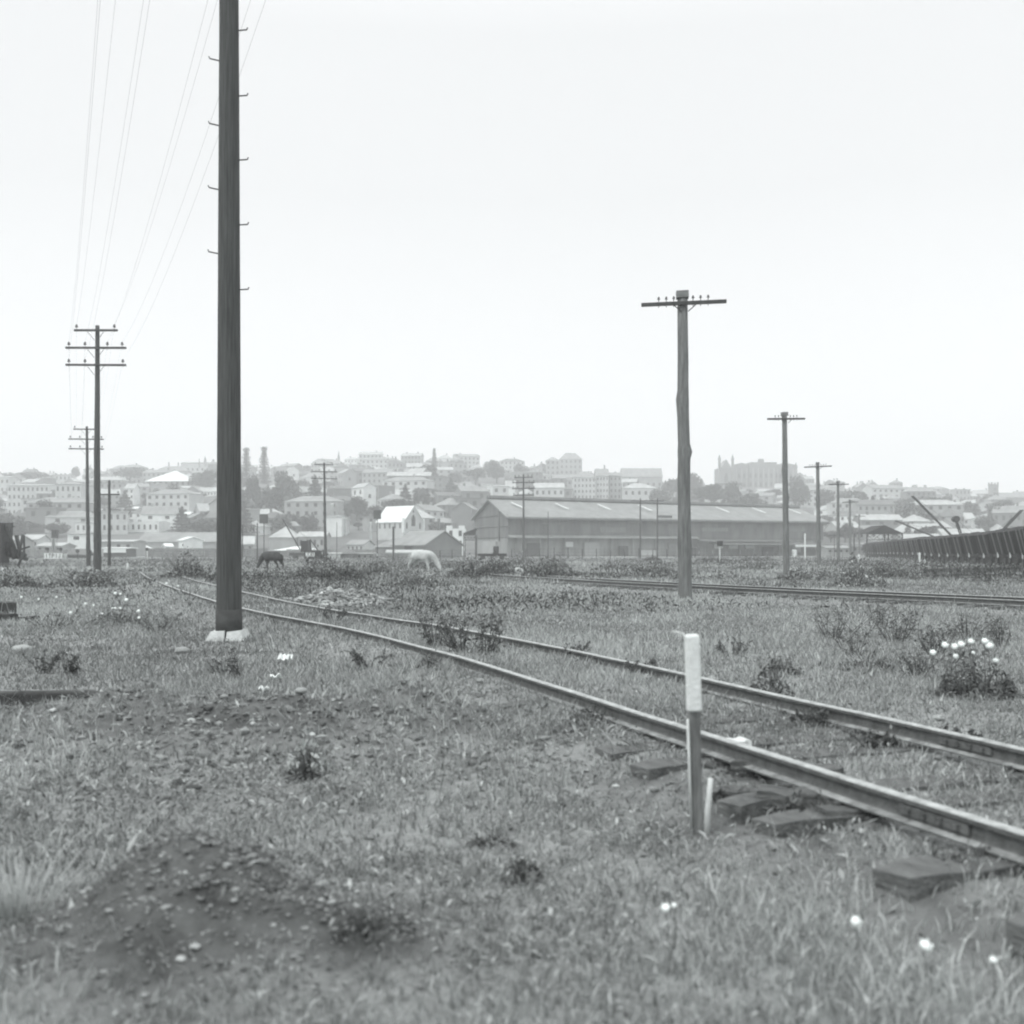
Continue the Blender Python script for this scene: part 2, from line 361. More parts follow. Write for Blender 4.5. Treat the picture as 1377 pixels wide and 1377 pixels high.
# ------------------------------------------------------------------ stones
ICO = bmesh.new(); bmesh.ops.create_icosphere(ICO, subdivisions=1, radius=1)
IV = np.array([v.co[:] for v in ICO.verts]); IF = np.array([[v.index for v in f.verts] for f in ICO.faces]); ICO.free()
def stones(name, X, Y, S, m, tones, flat=0.6, zoff=0.2, Z=None):
    n = len(X); Z = gz(X, Y) if Z is None else Z
    j = 1 + RNG.uniform(-0.3, 0.3, (n, len(IV), 1))
    P = IV[None] * j * S[:, None, None] * np.stack([RNG.uniform(.8, 1.4, n), RNG.uniform(.8, 1.4, n), RNG.uniform(.5, 1, n) * flat * 1.3], 1)[:, None, :]
    a = RNG.random(n) * 6.28; ca, sa = np.cos(a)[:, None], np.sin(a)[:, None]
    P = np.stack([P[:, :, 0] * ca - P[:, :, 1] * sa, P[:, :, 0] * sa + P[:, :, 1] * ca, P[:, :, 2]], 2)
    P += np.stack([X, Y, Z + S * zoff], 1)[:, None, :]
    Fc = (IF[None] + (np.arange(n) * len(IV))[:, None, None]).reshape(-1, 3)
    return np_mesh(name, P.reshape(-1, 3), Fc, m, np.repeat(tones, len(IV)))
M_peb = tone_mat('stone_chips', 0.95)
_q = offset(RAIL_NEAR, -.65); _i = RNG.integers(10, 46, 900); TRX = _q[_i, 0] + RNG.normal(0, .3, 900); TRY = _q[_i, 1] + RNG.normal(0, .35, 900)
X = np.concatenate([RNG.normal(-1.9, 1.25, 6500), RNG.normal(-1.15, 0.5, 7500), RNG.uniform(-7, 7, 700), RNG.normal(-4.9, 0.5, 250), TRX])
Y = np.concatenate([RNG.normal(8.4, 0.95, 6500), RNG.normal(4.3, 0.33, 7500), RNG.uniform(3, 16, 700), RNG.normal(10.4, 0.45, 250), TRY])
k = Y > 2.8; X, Y = X[k], Y[k]
S = np.clip(RNG.lognormal(-4.6, 0.62, len(X)), 0.004, 0.055) * np.where(Y < 6, 0.36, 0.85)
o = stones('gravel', X, Y, S, M_peb, np.clip(0.19 * np.exp(RNG.normal(0, 0.42, len(X))), 0.07, 0.55))
tag(o, 'loose stones and clods strewn over the bare earth', 'gravel', kind='stuff')
# pale rubble heap beside the far rail
n = 1500; u = RNG.random(n) ** 0.6; a = RNG.random(n) * 6.28
X = -4.5 + np.cos(a) * u * 1.5; Y = 29.6 + np.sin(a) * u * 2.4
o = stones('rubble', X, Y, RNG.uniform(0.03, 0.1, n), M_peb, np.clip(0.26 * np.exp(RNG.normal(0, 0.35, n)), 0.12, 0.75))
tag(o, 'heap of pale broken rubble beside the far rail', 'rubble', kind='stuff')
def rock(px, py, wpx, tone, name='stone', label='', hscale=0.6):
    Y = EYE / (py - HY) * F; X = wx(px, Y); s = wpx / F * Y / 2
    b = bmesh.new(); bmesh.ops.create_icosphere(b, subdivisions=3, radius=1)
    for v in b.verts:
        v.co *= 1 + 0.22 * float(fbm(np.array([v.co.x * 1.7 + px]), np.array([v.co.y * 1.7 + v.co.z * 2.3]), 3)[0]); v.co.z *= hscale
    me = bpy.data.meshes.new(name); b.to_mesh(me); b.free(); me.materials.append(mat('rock_%d' % int(tone * 100), tone, 0.95, 0.25, 6, 0.6, 30))
    for p in me.polygons: p.use_smooth = True
    o = bpy.data.objects.new(name, me); link(o); o.location = (X, Y, gz1(X, Y) + s * hscale * 0.4 + 0.01); o.scale = (s, s, s); o.rotation_euler = (0, 0, px)
    return tag(o, label, 'stone')
for (px, py, w, t, lb) in [
    (326, 1206, 19, 0.6, 'whitish oval stone on the crest of the dark earth mound'), (119, 1254, 12, 0.4, 'small pale stone on the flank of the dark earth mound'),
    (226, 975, 10, 0.45, 'pale pebble low on the stony rise, apart from the others'), (405, 996, 17, 0.4, 'flat pale stone beside the dry tuft on the stony rise'),
    (544, 960, 20, 0.42, 'flat pale stone lying alone in the grass before the weeds'), (646, 943, 13, 0.34, 'rounded grey stone just below the tall weeds'),
    (880, 1074, 12, 0.34, 'round grey pebble in the grass by the marker post'), (597, 1147, 13, 0.36, 'pale flat pebble in the open grass'),
    (30, 876, 26, 0.42, 'long pale slab of stone in the grass above the dark cutting'), (137, 827, 9, 0.6, 'square white stone among the small white flowers'),
    (245, 877, 20, 0.34, 'low grey stone in the grass in front of the big pole'), (1262, 967, 16, 0.45, 'pale stone between the flowering bush and the far rail'),
    (958, 943, 18, 0.4, 'pale block lying between the rails behind the marker post'), (1106, 985, 13, 0.42, 'pale round stone between the rails, nearer one'),
    (1200, 994, 14, 0.42, 'pale round stone close under the far rail'), (1262, 1043, 14, 0.3, 'grey stone between the rails by the rail joint'),
    (1000, 1045, 11, 0.6, 'small whitish stone beside the pale sleeper end'), (979, 1026, 9, 0.5, 'small pale lump at the foot of the near rail'),
    (1042, 1043, 9, 0.45, 'pale pebble against the rail foot past the sleeper end')]:
    rock(px, py, w, t, 'stone', lb, 0.5)

# ------------------------------------------------------------------ railway tracks
def rail_mesh(P, z0, h, name, parent, x0=0, x1=None, step=2):
    P = P[x0:x1:step]; t = np.gradient(P, axis=0); t /= np.linalg.norm(t, axis=1)[:, None]; nrm = np.stack([t[:, 1], -t[:, 0]], 1)
    k = h / 0.14
    prof = [(-.062, 0), (-.062, .011), (-.014, .026), (-.008, .04), (-.008, .098), (-.034, .108), (-.035, .131), (-.026, .14), (.026, .14), (.035, .131), (.034, .108), (.008, .098), (.008, .04), (.014, .026), (.062, .011), (.062, 0)]
    mis = [1, 2, 1, 1, 1, 1, 0, 0, 0, 1, 1, 1, 1, 2, 1, 1]
    V = []; n = len(prof); z00 = z0
    for ip, (p, q) in enumerate(zip(P, nrm)):
        wob = .006 * float(fbm(np.array([p[0] * .9]), np.array([p[1] * .9 + x0]), 2)[0]); p = p + q * wob; z0 = z00 + wob * .7
        for a, b in prof: V.append((p[0] + q[0] * a * k, p[1] + q[1] * a * k, z0 + b * k))
    mb = MB()
    Fc = []; mi = []
    for i in range(len(P) - 1):
        for j in range(n): Fc.append((i * n + j, (i + 1) * n + j, (i + 1) * n + (j + 1) % n, i * n + (j + 1) % n)); mi.append(mis[j])
    Fc.append(tuple(range(n))[::-1]); mi.append(1); m = (len(P) - 1) * n; Fc.append(tuple(m + j for j in range(n))); mi.append(1)
    mb.v = V; mb.f = Fc; mb.mi = mi; mb.sm = [False] * len(Fc)
    return mb.build(name, [M_railhead, M_rust, M_railfoot], parent)
def arclen(P): return np.concatenate([[0], np.cumsum(np.linalg.norm(np.diff(P, axis=0), axis=1))])
def sleepers(P, s0, s1, gap, parent, ztop, maxn, thick=0.14, pale=()):
    L_ = arclen(P); s = s0; n = 0
    if P is TR1: s = float(L_[int(np.argmin(np.hypot(P[:, 0] - 2.8, P[:, 1] - 5.18)))]) - 5 * gap
    s = max(s, 0.02)
    while s < s1 and n < maxn:
        i = int(np.searchsorted(L_, s)); i = min(i, len(P) - 2); p = P[i]; d = P[i + 1] - P[i]; ang = math.atan2(d[1], d[0])
        mb = MB(); ln = 2.55 + random.uniform(-.1, .1); w = .25 + random.uniform(-.02, .03)
        nseg = 16; endr = random.uniform(.2, .9)
        for sgn in (0,):
            V = []
            for q in range(nseg + 1):
                yy = -ln / 2 + ln * q / nseg + (random.uniform(-.03, .03) if q in (0, nseg) else 0); e = random.uniform(-.022, .022); e2 = random.uniform(-.02, .02)
                V += [(-w / 2 + e, yy, -thick), (w / 2 + e2, yy, -thick), (w / 2 + e2, yy, -abs(e) * .6 - (.05 * endr if q in (0, nseg) else 0)), (-w / 2 + e, yy, -abs(e2) * .6 - (.02 * endr if q in (0, nseg) else 0))]
            Fc = [(4 * q + a, 4 * q + (a + 1) % 4, 4 * q + 4 + (a + 1) % 4, 4 * q + 4 + a) for q in range(nseg) for a in range(4)] + [(3, 2, 1, 0), (4 * nseg, 4 * nseg + 1, 4 * nseg + 2, 4 * nseg + 3)]
            mb.add(V, Fc, 0)
        for yy in (-.75, .75):
            for dx, dy in ((.05, .085), (-.05, -.085)):
                mb.box((dx, yy + dy, .012), (.03, .035, .03), 1)
        o = mb.build('sleeper', [M_sleeper, M_rust], parent, (p[0], p[1], ztop + random.uniform(-.012, .004)))
        o.rotation_euler = (random.uniform(-.01, .01), 0, ang + random.uniform(-.05, .05))
        s += gap * (1.0 if n < 6 else random.uniform(.9, 1.1)); n += 1
t1 = empty('railway_track', (0, 0, 0), 0, 'rusty disused railway track on exposed timber sleepers curving away past the big pole', 'railway track')
r1 = rail_mesh(RAIL_NEAR, 0.157, 0.123, 'rail', t1); r2 = rail_mesh(offset(RAIL_NEAR, 1.5), 0.157, 0.123, 'rail', t1)
sleepers(TR1, 0.8, 62, 0.74, t1, 0.150, 84)
def plates(P, rail, ss, z0):
    L_ = arclen(P)
    for s in ss:
        i = int(np.searchsorted(L_, s)); p = P[i]; d = P[i + 1] - P[i]; ang = math.atan2(d[1], d[0])
        mb = MB(); Rm = Matrix.Rotation(ang, 3, 'Z')
        for sd in (-1, 1):
            mb.box(Rm @ Vector((0, sd * .017, .068)), (.46, .014, .05), 0, Rm)
            for q in (-.16, -.055, .055, .16): mb.box(Rm @ Vector((q, sd * .032, .068)), (.026, .02, .026), 0, Rm)
        mb.build('fishplate', M_rust, rail, (p[0], p[1], z0))
LN = arclen(RAIL_NEAR); sj = float(LN[int(np.argmin(np.abs(RAIL_NEAR[:, 1] - 5.15)))])
plates(RAIL_NEAR, r1, (sj, sj + 12.2, sj + 24.4), 0.15); plates(offset(RAIL_NEAR, 1.5), r2, (sj + 1.4, sj + 13.4), 0.15)
t2 = empty('railway_track', (0, 0, 0), 0, 'straight weed-grown railway track crossing the field behind the first capped pole', 'railway track')
rail_mesh(FRONT2, 0.16, 0.14, 'rail', t2); rail_mesh(offset(FRONT2, 1.5), 0.16, 0.14, 'rail', t2)
sleepers(TR2, 1, 38, 0.78, t2, 0.155, 46)

# ------------------------------------------------------------------ poles
def pole_shaft(parent, rb, rt, H, m, name='shaft', bend=0.0, knots=0, n=14, seg=26, z0=-0.3):
    pts, rad = [], []; ph = random.uniform(0, 6)
    for i in range(seg + 1):
        t = i / seg; z = z0 + (H - z0) * t
        pts.append((bend * math.sin(t * 5 + ph) * (1 - abs(2 * t - 1)), bend * .6 * math.sin(t * 7 + ph) * (1 - abs(2 * t - 1)), z))
        rad.append(rb + (rt - rb) * t)
    for _ in range(knots):
        k = random.randrange(2, seg - 1); rad[k] *= random.uniform(1.05, 1.12)
    return MB().tube(pts, rad, n, 0, jit=0.02 if knots else 0.008).build(name, m, parent)
def crossarm(parent, z, half, thick=.1, ins=(), y=-.2, tilt=0.0, brace=.45, bz=.42, ball=.07, stem=.14, plen=0):
    Rm = Matrix.Rotation(tilt, 3, 'Y')
    a = MB().box((0, y, z), (2 * half, thick, thick), 0, Rm).build('crossarm', M_arm, parent)
    for x in ins:
        p = Rm @ Vector((x, 0, 0)); q = p + Vector((0, y, z))
        mb = MB(); mb.tube([(q.x, q.y, q.z - thick), (q.x, q.y, q.z + thick / 2 + stem)], .012, 6, 0)
        zz = q.z + thick / 2 + stem
        mb.tube([(q.x, q.y, zz - ball * .9), (q.x, q.y, zz - ball * .4), (q.x, q.y, zz), (q.x, q.y, zz + ball * .5), (q.x, q.y, zz + ball)], [ball * .75, ball, ball * .55, ball * .8, ball * .3], 8, 1)
        mb.build('insulator', [M_iron, M_insul], a)
    if brace:
        for s in (-1, 1): MB().tube([(s * brace, y, z - thick / 2), (s * .1, y + .02, z - bz)], .016, 5).build('brace', M_iron, parent)
    return a
# big pole
BX, BY = wx(308, 18.0), 18.0
big = empty('telegraph_pole', (BX, BY, 0), 0, 'huge dark tarred pole with climbing steps and white concrete collar', 'pole')
pole_shaft(big, .205, .128, 15.4, M_pole_dark, n=20, seg=40)
MB().tube([(0, 0, .04), (0, 0, .5)], .212, 20).build('tarred_band', M_tar, big)
for zc, sd in [(wz(y, 18), -1) for y in (83, 170, 256, 342)] + [(wz(y, 18), 1) for y in (42, 130, 216, 303, 390)] + [(wz(-4, 18), -1), (wz(-45, 18), 1), (wz(-90, 18), -1)]:
    r = .205 - .077 * zc / 15.4; up = .035
    MB().tube([(sd * (r - .03), -.02, zc), (sd * (r + .14), -.05, zc + (.03 if sd < 0 else 0)), (sd * (r + .155), -.05, zc + .035 + (.03 if sd < 0 else 0))], .011, 6).build('climbing_step', M_iron, big)
cb = MB()   # two cast slabs with a notch between
def slab(x0, x1, flare0, flare1):
    zt, zb = .17, -.08
    V = [(x0 - flare0, -.34, zb), (x1 + flare1, -.34, zb), (x1 + flare1, .3, zb), (x0 - flare0, .3, zb), (x0, -.24, zt - .02), (x1, -.25, zt), (x1, .22, zt), (x0, .22, zt)]
    cb.add(V, [(3, 2, 1, 0), (4, 5, 6, 7), (0, 1, 5, 4), (1, 2, 6, 5), (2, 3, 7, 6), (3, 0, 4, 7)])
slab(-.24, -.012, .1, .008); slab(.025, .24, .012, .11)
cb.build('concrete_collar', M_conc, big)
ARMZ = [14.9, 14.1, 13.3]; ARMI = [(-1.25, 1.2), (-1.75, -.7, .75, 1.7), (-1.75, -.7, 1.75)]
for z, ins, hf in zip(ARMZ, ARMI, (1.4, 1.95, 1.95)): crossarm(big, z, hf, .11, ins, brace=.55, bz=.6)
# three-armed poles on the left
P131 = (wx(131, 68), 68.0)
lp = empty('telegraph_pole', (P131[0], P131[1], 0), R(-8), 'tall dark three-armed pole standing nearest in the row beyond the big pole', 'pole', 'three-armed poles')
pole_shaft(lp, .235, .125, 15.15, M_pole_dark, knots=3, bend=.02)
LZ = [wz(y, 68) for y in (445, 468.5, 491.5)]
for z, ins, hf in zip(LZ, ARMI, (1.4, 1.95, 1.95)): crossarm(lp, z, hf, .12, ins, tilt=R(1.6), brace=.55, bz=.6, ball=.1, stem=.2)
P120 = (wx(119, 94), 94.0)
c = copy_tree(lp); c.name = 'telegraph_pole'; c.location = (P120[0], P120[1], 0); c.scale = (.78, .78, .785); c.rotation_euler.z = R(-4); c.rotation_euler.y = R(-.7)
tag(c, 'three-armed pole half hidden behind the taller pole with upper insulators', 'pole', 'three-armed poles')
P437 = (wx(438, 128), 128.0)
c = copy_tree(lp); c.name = 'telegraph_pole'; c.location = (P437[0], P437[1], 0); c.scale = (.78, .78, .76); c.rotation_euler.z = 0; c.rotation_euler.y = R(-.9)
tag(c, 'three-armed pole beside the white block with the chimney', 'pole', 'three-armed poles')
P704 = (wx(704, 180), 180.0)
p = empty('telegraph_pole', (P704[0], P704[1], 0), 0, 'four-armed pole in front of the big shed near its gable', 'pole')
pole_shaft(p, .2, .12, wz(638, 180), M_pole_dark)
for y, hf in ((642, 1.5), (649, 1.85), (657, 1.85), (666, 1.7)): crossarm(p, wz(y, 180), hf, .14, (-hf * .9, -hf * .5, hf * .5, hf * .9), brace=0, ball=.12, stem=.2, tilt=R(-.6))
def thin_pole(px, ytop, Y, r, label, arm=None, name='telegraph_pole', m=None, taper=.7):
    p = empty(name, (wx(px, Y), Y, 0), 0, label, 'pole')
    pole_shaft(p, r, r * taper, wz(ytop, Y), m or M_pole_dark, seg=8, n=8)
    if arm: crossarm(p, wz(arm[0], Y), arm[1], .12, (-arm[1] * .85, arm[1] * .85), brace=0, ball=.09, stem=.15)
    return p
thin_pole(147, 646, 100, .16, 'slim pole with one short arm beside the tall three-armed pole', (665, 1.0))
for px, lb in ((861, 'left post of the twin-pole frame before the big shed'), (884, 'right post of the twin-pole frame before the big shed')):
    lb = lb.replace('left post', 'post nearer the four-armed pole').replace('right post', 'post farther from the four-armed pole')
    p = empty('telegraph_pole', (wx(px, 200), 200, 0), 0, lb, 'pole'); pole_shaft(p, .17, .12, wz(670, 200), M_pole_dark, seg=8, n=8)
    crossarm(p, wz(673.5, 200), 1.75 if px == 861 else 1.2, .12, (-1.1, 1.1), brace=0, ball=.09, stem=.12, tilt=0)
thin_pole(737, 688, 210, .1, 'thin short pole against the big shed wall')
thin_pole(346, 703, 150, .1, 'thin bare pole beside the square signal board')
thin_pole(529, 708, 150, .12, 'thick-tipped dark mast in front of the low dark shed', taper=1.3)
thin_pole(326, 706, 160, .1, 'slender pole just behind the big tarred pole')
thin_pole(453, 702, 190, .07, 'thin rod standing in front of the white block')
thin_pole(1122, 718, 230, .09, 'thin pole with a tiny arm between the capped poles', (720, 1.2))
# capped poles on the right
RP = [(919, 33.0, 'nearest capped pole, knotty and pale grey, with six insulators'), (1057, 63.0, 'capped single-arm pole, second nearest in its line'), (1101, 93.0, 'capped single-arm pole, third in its line, at the shed corner'),
      (1127, 121.0, 'capped single-arm pole, fourth in its line'), (1143.5, 157.0, 'thin capped pole, fifth in its line'), (1155.5, 215.0, 'farthest and smallest capped pole of its line')]
rp = None
for i, (px, Y, lb) in enumerate(RP):
    if i == 0:
        rp = empty('telegraph_pole', (wx(px, Y) + .03, Y, 0), R(-6), lb, 'pole', 'capped poles in a line')
        pts, rad = [], []; H = wz(401, 33)
        prof = [(-.3, .215, .0), (0, .21, .02), (.6, .205, .02), (1.2, .2, .01), (1.65, .215, .0), (2.1, .195, .0), (2.8, .19, -.005), (3.5, .185, -.015), (4.15, .19, -.01), (4.35, .215, .01), (4.6, .18, -.015), (5.4, .172, -.04), (5.9, .195, -.06), (6.2, .168, -.045), (7.2, .16, -.04), (8.0, .155, -.05), (H, .15, -.06)]
        MB().tube([(x, 0, z) for z, r, x in prof], [r for z, r, x in prof], 18, 0, jit=.03).build('shaft', M_pole_grey, rp)
        MB().box((-.06, 0, H + .10), (.36, .34, .2), 0, Matrix.Rotation(R(-2), 3, 'Y')).build('pole_cap', mat('cap_timber', .2, .9, .2, 5), rp)
        a = crossarm(rp, wz(409.5, 33), 1.24, .1, (-.73, -.51, -.29, .27, .49, .71), tilt=R(-1.2), y=-.19, brace=.32, bz=.24, ball=.045, stem=.12)
        a.location.x = -.03
    else:
        c = copy_tree(rp); c.name = 'telegraph_pole'; c.location = (wx(px, Y), Y, 0); sc = (wz([0, 555, 622, 647, 672, 692][i], Y)) / (wz(393, 33)); c.scale = (.9, .9, sc)
        c.rotation_euler = (0, R(random.uniform(-.3, .3)), R([0, 10, -15, 5, -5, 0][i])); tag(c, lb, 'pole', 'capped poles in a line')
# overhead wires
def wire(a, b, sag, n=26, r=.0025):
    a = Vector(a); b = Vector(b); pts = []
    for i in range(n + 1):
        t = i / n; p = a.lerp(b, t); p.z -= sag * 4 * t * (1 - t); pts.append(p)
    o = MB().tube(pts, r, 4, 0, False).build('overhead_wire', M_iron)
    return o
def ipos(o, x, y, z): 
    Rz = Matrix.Rotation(o.rotation_euler.z, 3, 'Z'); v = Rz @ Vector((x * o.scale.x, y * o.scale.x, z * o.scale.z)); return Vector(o.location) + v
rown = ['top', 'middle', 'lowest']; k = 0
bpy.context.view_layer.update()
c120 = [o for o in bpy.data.objects if o.type == 'EMPTY' and abs(o.location.y - 94.0) < .01 and o.location.x < 0][0]
for r_, (zb, zl, ins) in enumerate(zip(ARMZ, LZ, ARMI)):
    for x in ins:
        w = wire(ipos(big, x, -.2, zb + .26), ipos(lp, x, -.2, zl + .33 - x * .028), 0.9 + .12 * (k % 3))
        tag(w, 'thin overhead wire between the big pole and the three-armed pole, on the %s arm' % rown[r_], 'wire', 'overhead wires of the big pole'); k += 1
        w = wire(ipos(lp, x, -.2, zl + .33 - x * .028), ipos(c120, x, -.2, zl + .33 - x * .028), 0.4, 12)
        tag(w, 'thin wire running from one three-armed pole to the next, on the %s arm' % rown[r_], 'wire', 'overhead wires of the far span')

# ------------------------------------------------------------------ near things
# marker post
mx_, my_ = wx(938, 5.75), 5.75; g0 = gz1(mx_, my_)
mk = empty('marker_post', (mx_, my_, g0), 0, 'leaning marker post with a white painted board at its top', 'post')
Rm = Matrix.Rotation(R(-1.9), 3, 'Y') @ Matrix.Rotation(R(1), 3, 'X')
ht = wz(853, 5.75) - g0
mb = MB(); mb.box(Rm @ Vector((0, 0, ht / 2 - .1)), (.058, .055, ht + .1), 0, Rm); o = mb.build('post', M_wood_mid, mk)
bv = o.modifiers.new('b', 'BEVEL'); bv.width = .008; bv.segments = 2
zt = ht - .195
mb = MB(); mb.box(Rm @ Vector((0, -.012, zt)), (.074, .066, .395), 0, Rm); o = mb.build('white_board', M_white, mk)
bv = o.modifiers.new('b', 'BEVEL'); bv.width = .014; bv.segments = 3
MB().tube([(-.035, .02, ht - .05), (-.07, .05, ht + .0), (-.115, .09, ht + .01)], .006, 5).build('twig', M_wood_pale, mk)
MB().tube([(-.036, -.034, .0), (-.037, -.034, .35), (-.038, -.034, .6)], .007, 5).build('pale_edge', M_wood_pale, mk).rotation_euler = (R(1), R(-1.9), 0)  # thin pale strip down the left edge of the post
sx, sy = wx(950, 5.7), 5.7; s0 = gz1(sx, sy)
o = MB().tube([(0, 0, -.06), (.006, 0, .12), (.02, 0, .285)], [.016, .015, .013], 7, jit=.06).build('stake', M_wood_pale, None, (sx, sy, s0))
tag(o, 'short pale stake standing close beside the leaning marker post', 'stake')
# timber off-cut at the sleeper ends
def plank(px0, py0, px1, py1, w, h, label, m, name='timber', z=None):
    Ya = EYE / (py0 - HY) * F; Yb = EYE / (py1 - HY) * F; A = Vector((wx(px0, Ya), Ya, 0)); B = Vector((wx(px1, Yb), Yb, 0)); d = B - A; mid = (A + B) / 2
    n = 8; V = []
    for i in range(n + 1):
        x = (i / n - .5) * d.length
        e = [random.uniform(-.12, .12) * w for _ in range(4)]
        V += [(x, -w / 2 + e[0], 0), (x, w / 2 + e[1], 0), (x, w / 2 + e[2], h + e[3] * .5), (x, -w / 2 + e[3], h + e[0] * .5)]
    Fc = [(4 * q + a, 4 * q + 4 + a, 4 * q + 4 + (a + 1) % 4, 4 * q + (a + 1) % 4) for q in range(n) for a in range(4)] + [(0, 1, 2, 3), (4 * n + 3, 4 * n + 2, 4 * n + 1, 4 * n)]
    o = MB().add(V, Fc).build(name, m, None, (mid.x, mid.y, gz1(mid.x, mid.y) - .01 if z is None else z)); o.rotation_euler = (0, 0, math.atan2(d.y, d.x))
    return tag(o, label, 'timber')
plank(955, 1085, 1095, 1090, .17, .05, 'weathered plank end lying in the grass beside the stake', M_sleeper)
plank(990, 1062, 1130, 1078, .16, .1, 'dark rotten timber lying beside the near rail past the stake', M_sleeper)
plank(1020, 1100, 1180, 1112, .2, .08, 'split dark timber half sunk in weeds before the sleeper ends', M_sleeper)
plank(960, 1044, 1005, 1041, .12, .12, 'pale squared timber end just behind the stake', M_wood_pale)
plank(1105, 1128, 1245, 1118, .12, .05, 'rough grey timber lying along the near sleeper ends', M_sleeper)
plank(-30, 836, 17, 833, .3, .16, 'dark squared log poking in from the frame edge, lower one', M_tar, 'log')
plank(-40, 829, 20, 827, .3, .3, 'dark squared log poking in from the frame edge, upper one', M_tar, 'log')
plank(31, 834, 47, 832, .2, .09, 'short dark log end lying just past the two squared logs', M_tar, 'log')
# timber balks on the ground before the wagons
for (px0, py0, px1, py1, w, h, lb) in [(1247, 774, 1368, 771, .5, .34, 'long dark balk, back one of the pile before the wagons'), (1243, 777, 1372, 776, .5, .2, 'long dark balk, middle one of the pile before the wagons'),
                                      (1293, 783, 1362, 782, .3, .12, 'thin dark balk lying apart in front of the pile')]:
    plank(px0, py0, px1, py1, w, h, lb, M_tar, 'timber_balk')
# white scraps in the grass
def scrap(px, py, wpx, label, hpx=None):
    Y = EYE / (py - HY) * F; X = wx(px, Y); s = wpx / F * Y; hh = (hpx or wpx * .6) / F * Y
    n = 7; V = []
    for i in range(n):
        for j in range(n):
            u, v = i / (n - 1) - .5, j / (n - 1) - .5
            V.append((u * s + random.uniform(-.08, .08) * s, v * s * .8 + random.uniform(-.06, .06) * s, hh * (.25 + .9 * abs(math.sin(u * 5 + px) * math.cos(v * 4 + py))) * random.uniform(.6, 1)))
    Fc = [(i * n + j, i * n + j + 1, (i + 1) * n + j + 1, (i + 1) * n + j) for i in range(n - 1) for j in range(n - 1)]
    mb = MB().add(V, Fc, 0, False); o = mb.build('paper_scrap', M_paper, None, (X, Y, gz1(X, Y) + .03)); o.rotation_euler = (0, 0, px)
    sm = o.modifiers.new('t', 'SOLIDIFY'); sm.thickness = .002
    return tag(o, label, 'litter', 'white scraps in the grass')
scrap(383, 893, 17, 'white crumpled scrap in the grass, the farthest one below the big pole', 13)
scrap(371, 919, 15, 'white torn scrap lying between two others on the stony rise', 9)
scrap(355, 938, 12, 'small white scrap at the top of the pair on the stony rise', 9); scrap(358, 952, 10, 'smallest white scrap, lowest on the stony rise', 8)
# white stone ring / old tyre
Yr = 62.0; Xr = wx(698, Yr); ring = bmesh.new()
V = []; nr, ns = 12, 6; mb = MB()
for i in range(nr):
    a = 2 * math.pi * i / nr; ro = .3 * (1 + .1 * math.sin(3 * a + 1)); ri = .11
    for (r_, y_) in ((ri, -.12), (ro, -.1), (ro, .1), (ri, .12)): V.append((r_ * math.cos(a), y_, r_ * math.sin(a) * .95))
Fc = [(4 * i + j, 4 * i + (j + 1) % 4, 4 * ((i + 1) % nr) + (j + 1) % 4, 4 * ((i + 1) % nr) + j) for i in range(nr) for j in range(4)]
o = mb.add(V, Fc, 0, True).build('pipe_ring', M_conc, None, (Xr, Yr, wz(770, Yr))); o.rotation_euler = (R(8), 0, R(10))
tag(o, 'chipped white ring standing on edge among the weeds', 'ring')

# ------------------------------------------------------------------ plants
M_leaf_d = tone_mat('weed_leaves', 0.9, 0.2)
def leaf_cloud(n, fn, size, tone, sd=0.3, thin=0.45, up=0.0):
    """n leaf quads placed by fn(u)->xyz"""
    P = fn(n); s = size * RNG.uniform(.5, 1.4, n)
    d1 = RNG.normal(size=(n, 3)); d1[:, 2] += up; d1 /= np.linalg.norm(d1, axis=1)[:, None]
    d2 = RNG.normal(size=(n, 3)); d2 -= (d2 * d1).sum(1)[:, None] * d1; d2 /= np.linalg.norm(d2, axis=1)[:, None]
    a = d1 * s[:, None] / 2; b = d2 * s[:, None] * thin / 2
    V = np.stack([P - a, P + b, P + a, P - b], 1).reshape(-1, 3)
    t = np.clip(tone * np.exp(RNG.normal(0, sd, n)), .02, .7)
    return V, np.arange(n * 4).reshape(-1, 4), np.repeat(t, 4)
def blob(rx, ry, rz, zc, shell=0.5, lobes=7):
    cs = RNG.normal(size=(lobes, 3)); cs /= np.linalg.norm(cs, axis=1)[:, None]; cs *= RNG.uniform(.25, .62, (lobes, 1)); rr = RNG.uniform(.32, .58, lobes)
    def fn(n):
        i = RNG.integers(0, lobes, n); d = RNG.normal(size=(n, 3)); d /= np.linalg.norm(d, axis=1)[:, None]
        p = cs[i] + d * (rr[i] * RNG.uniform(shell, 1.05, n))[:, None]
        return p * [rx, ry, rz] + [0, 0, zc]
    return fn
def stalks(parent, n, h, spread, r=.006, m=None, lean=.3):
    mb = MB()
    for _ in range(n):
        a = random.uniform(0, 6.28); d = random.uniform(0, spread); x, y = math.cos(a) * d * .4, math.sin(a) * d * .4
        hh = h * random.uniform(.5, 1); ex, ey = x + math.cos(a) * d + random.uniform(-lean, lean) * hh * .4, y + math.sin(a) * d + random.uniform(-lean, lean) * hh * .4
        mb.tube([(x, y, -.03), ((x * 1.5 + ex) / 2.5, (y * 1.5 + ey) / 2.5, hh * .5), (ex, ey, hh)], [r, r * .8, r * .4], 4)
    return mb.build('stem', m or mat('weed_stem', .1, .9, .3, 6), parent)
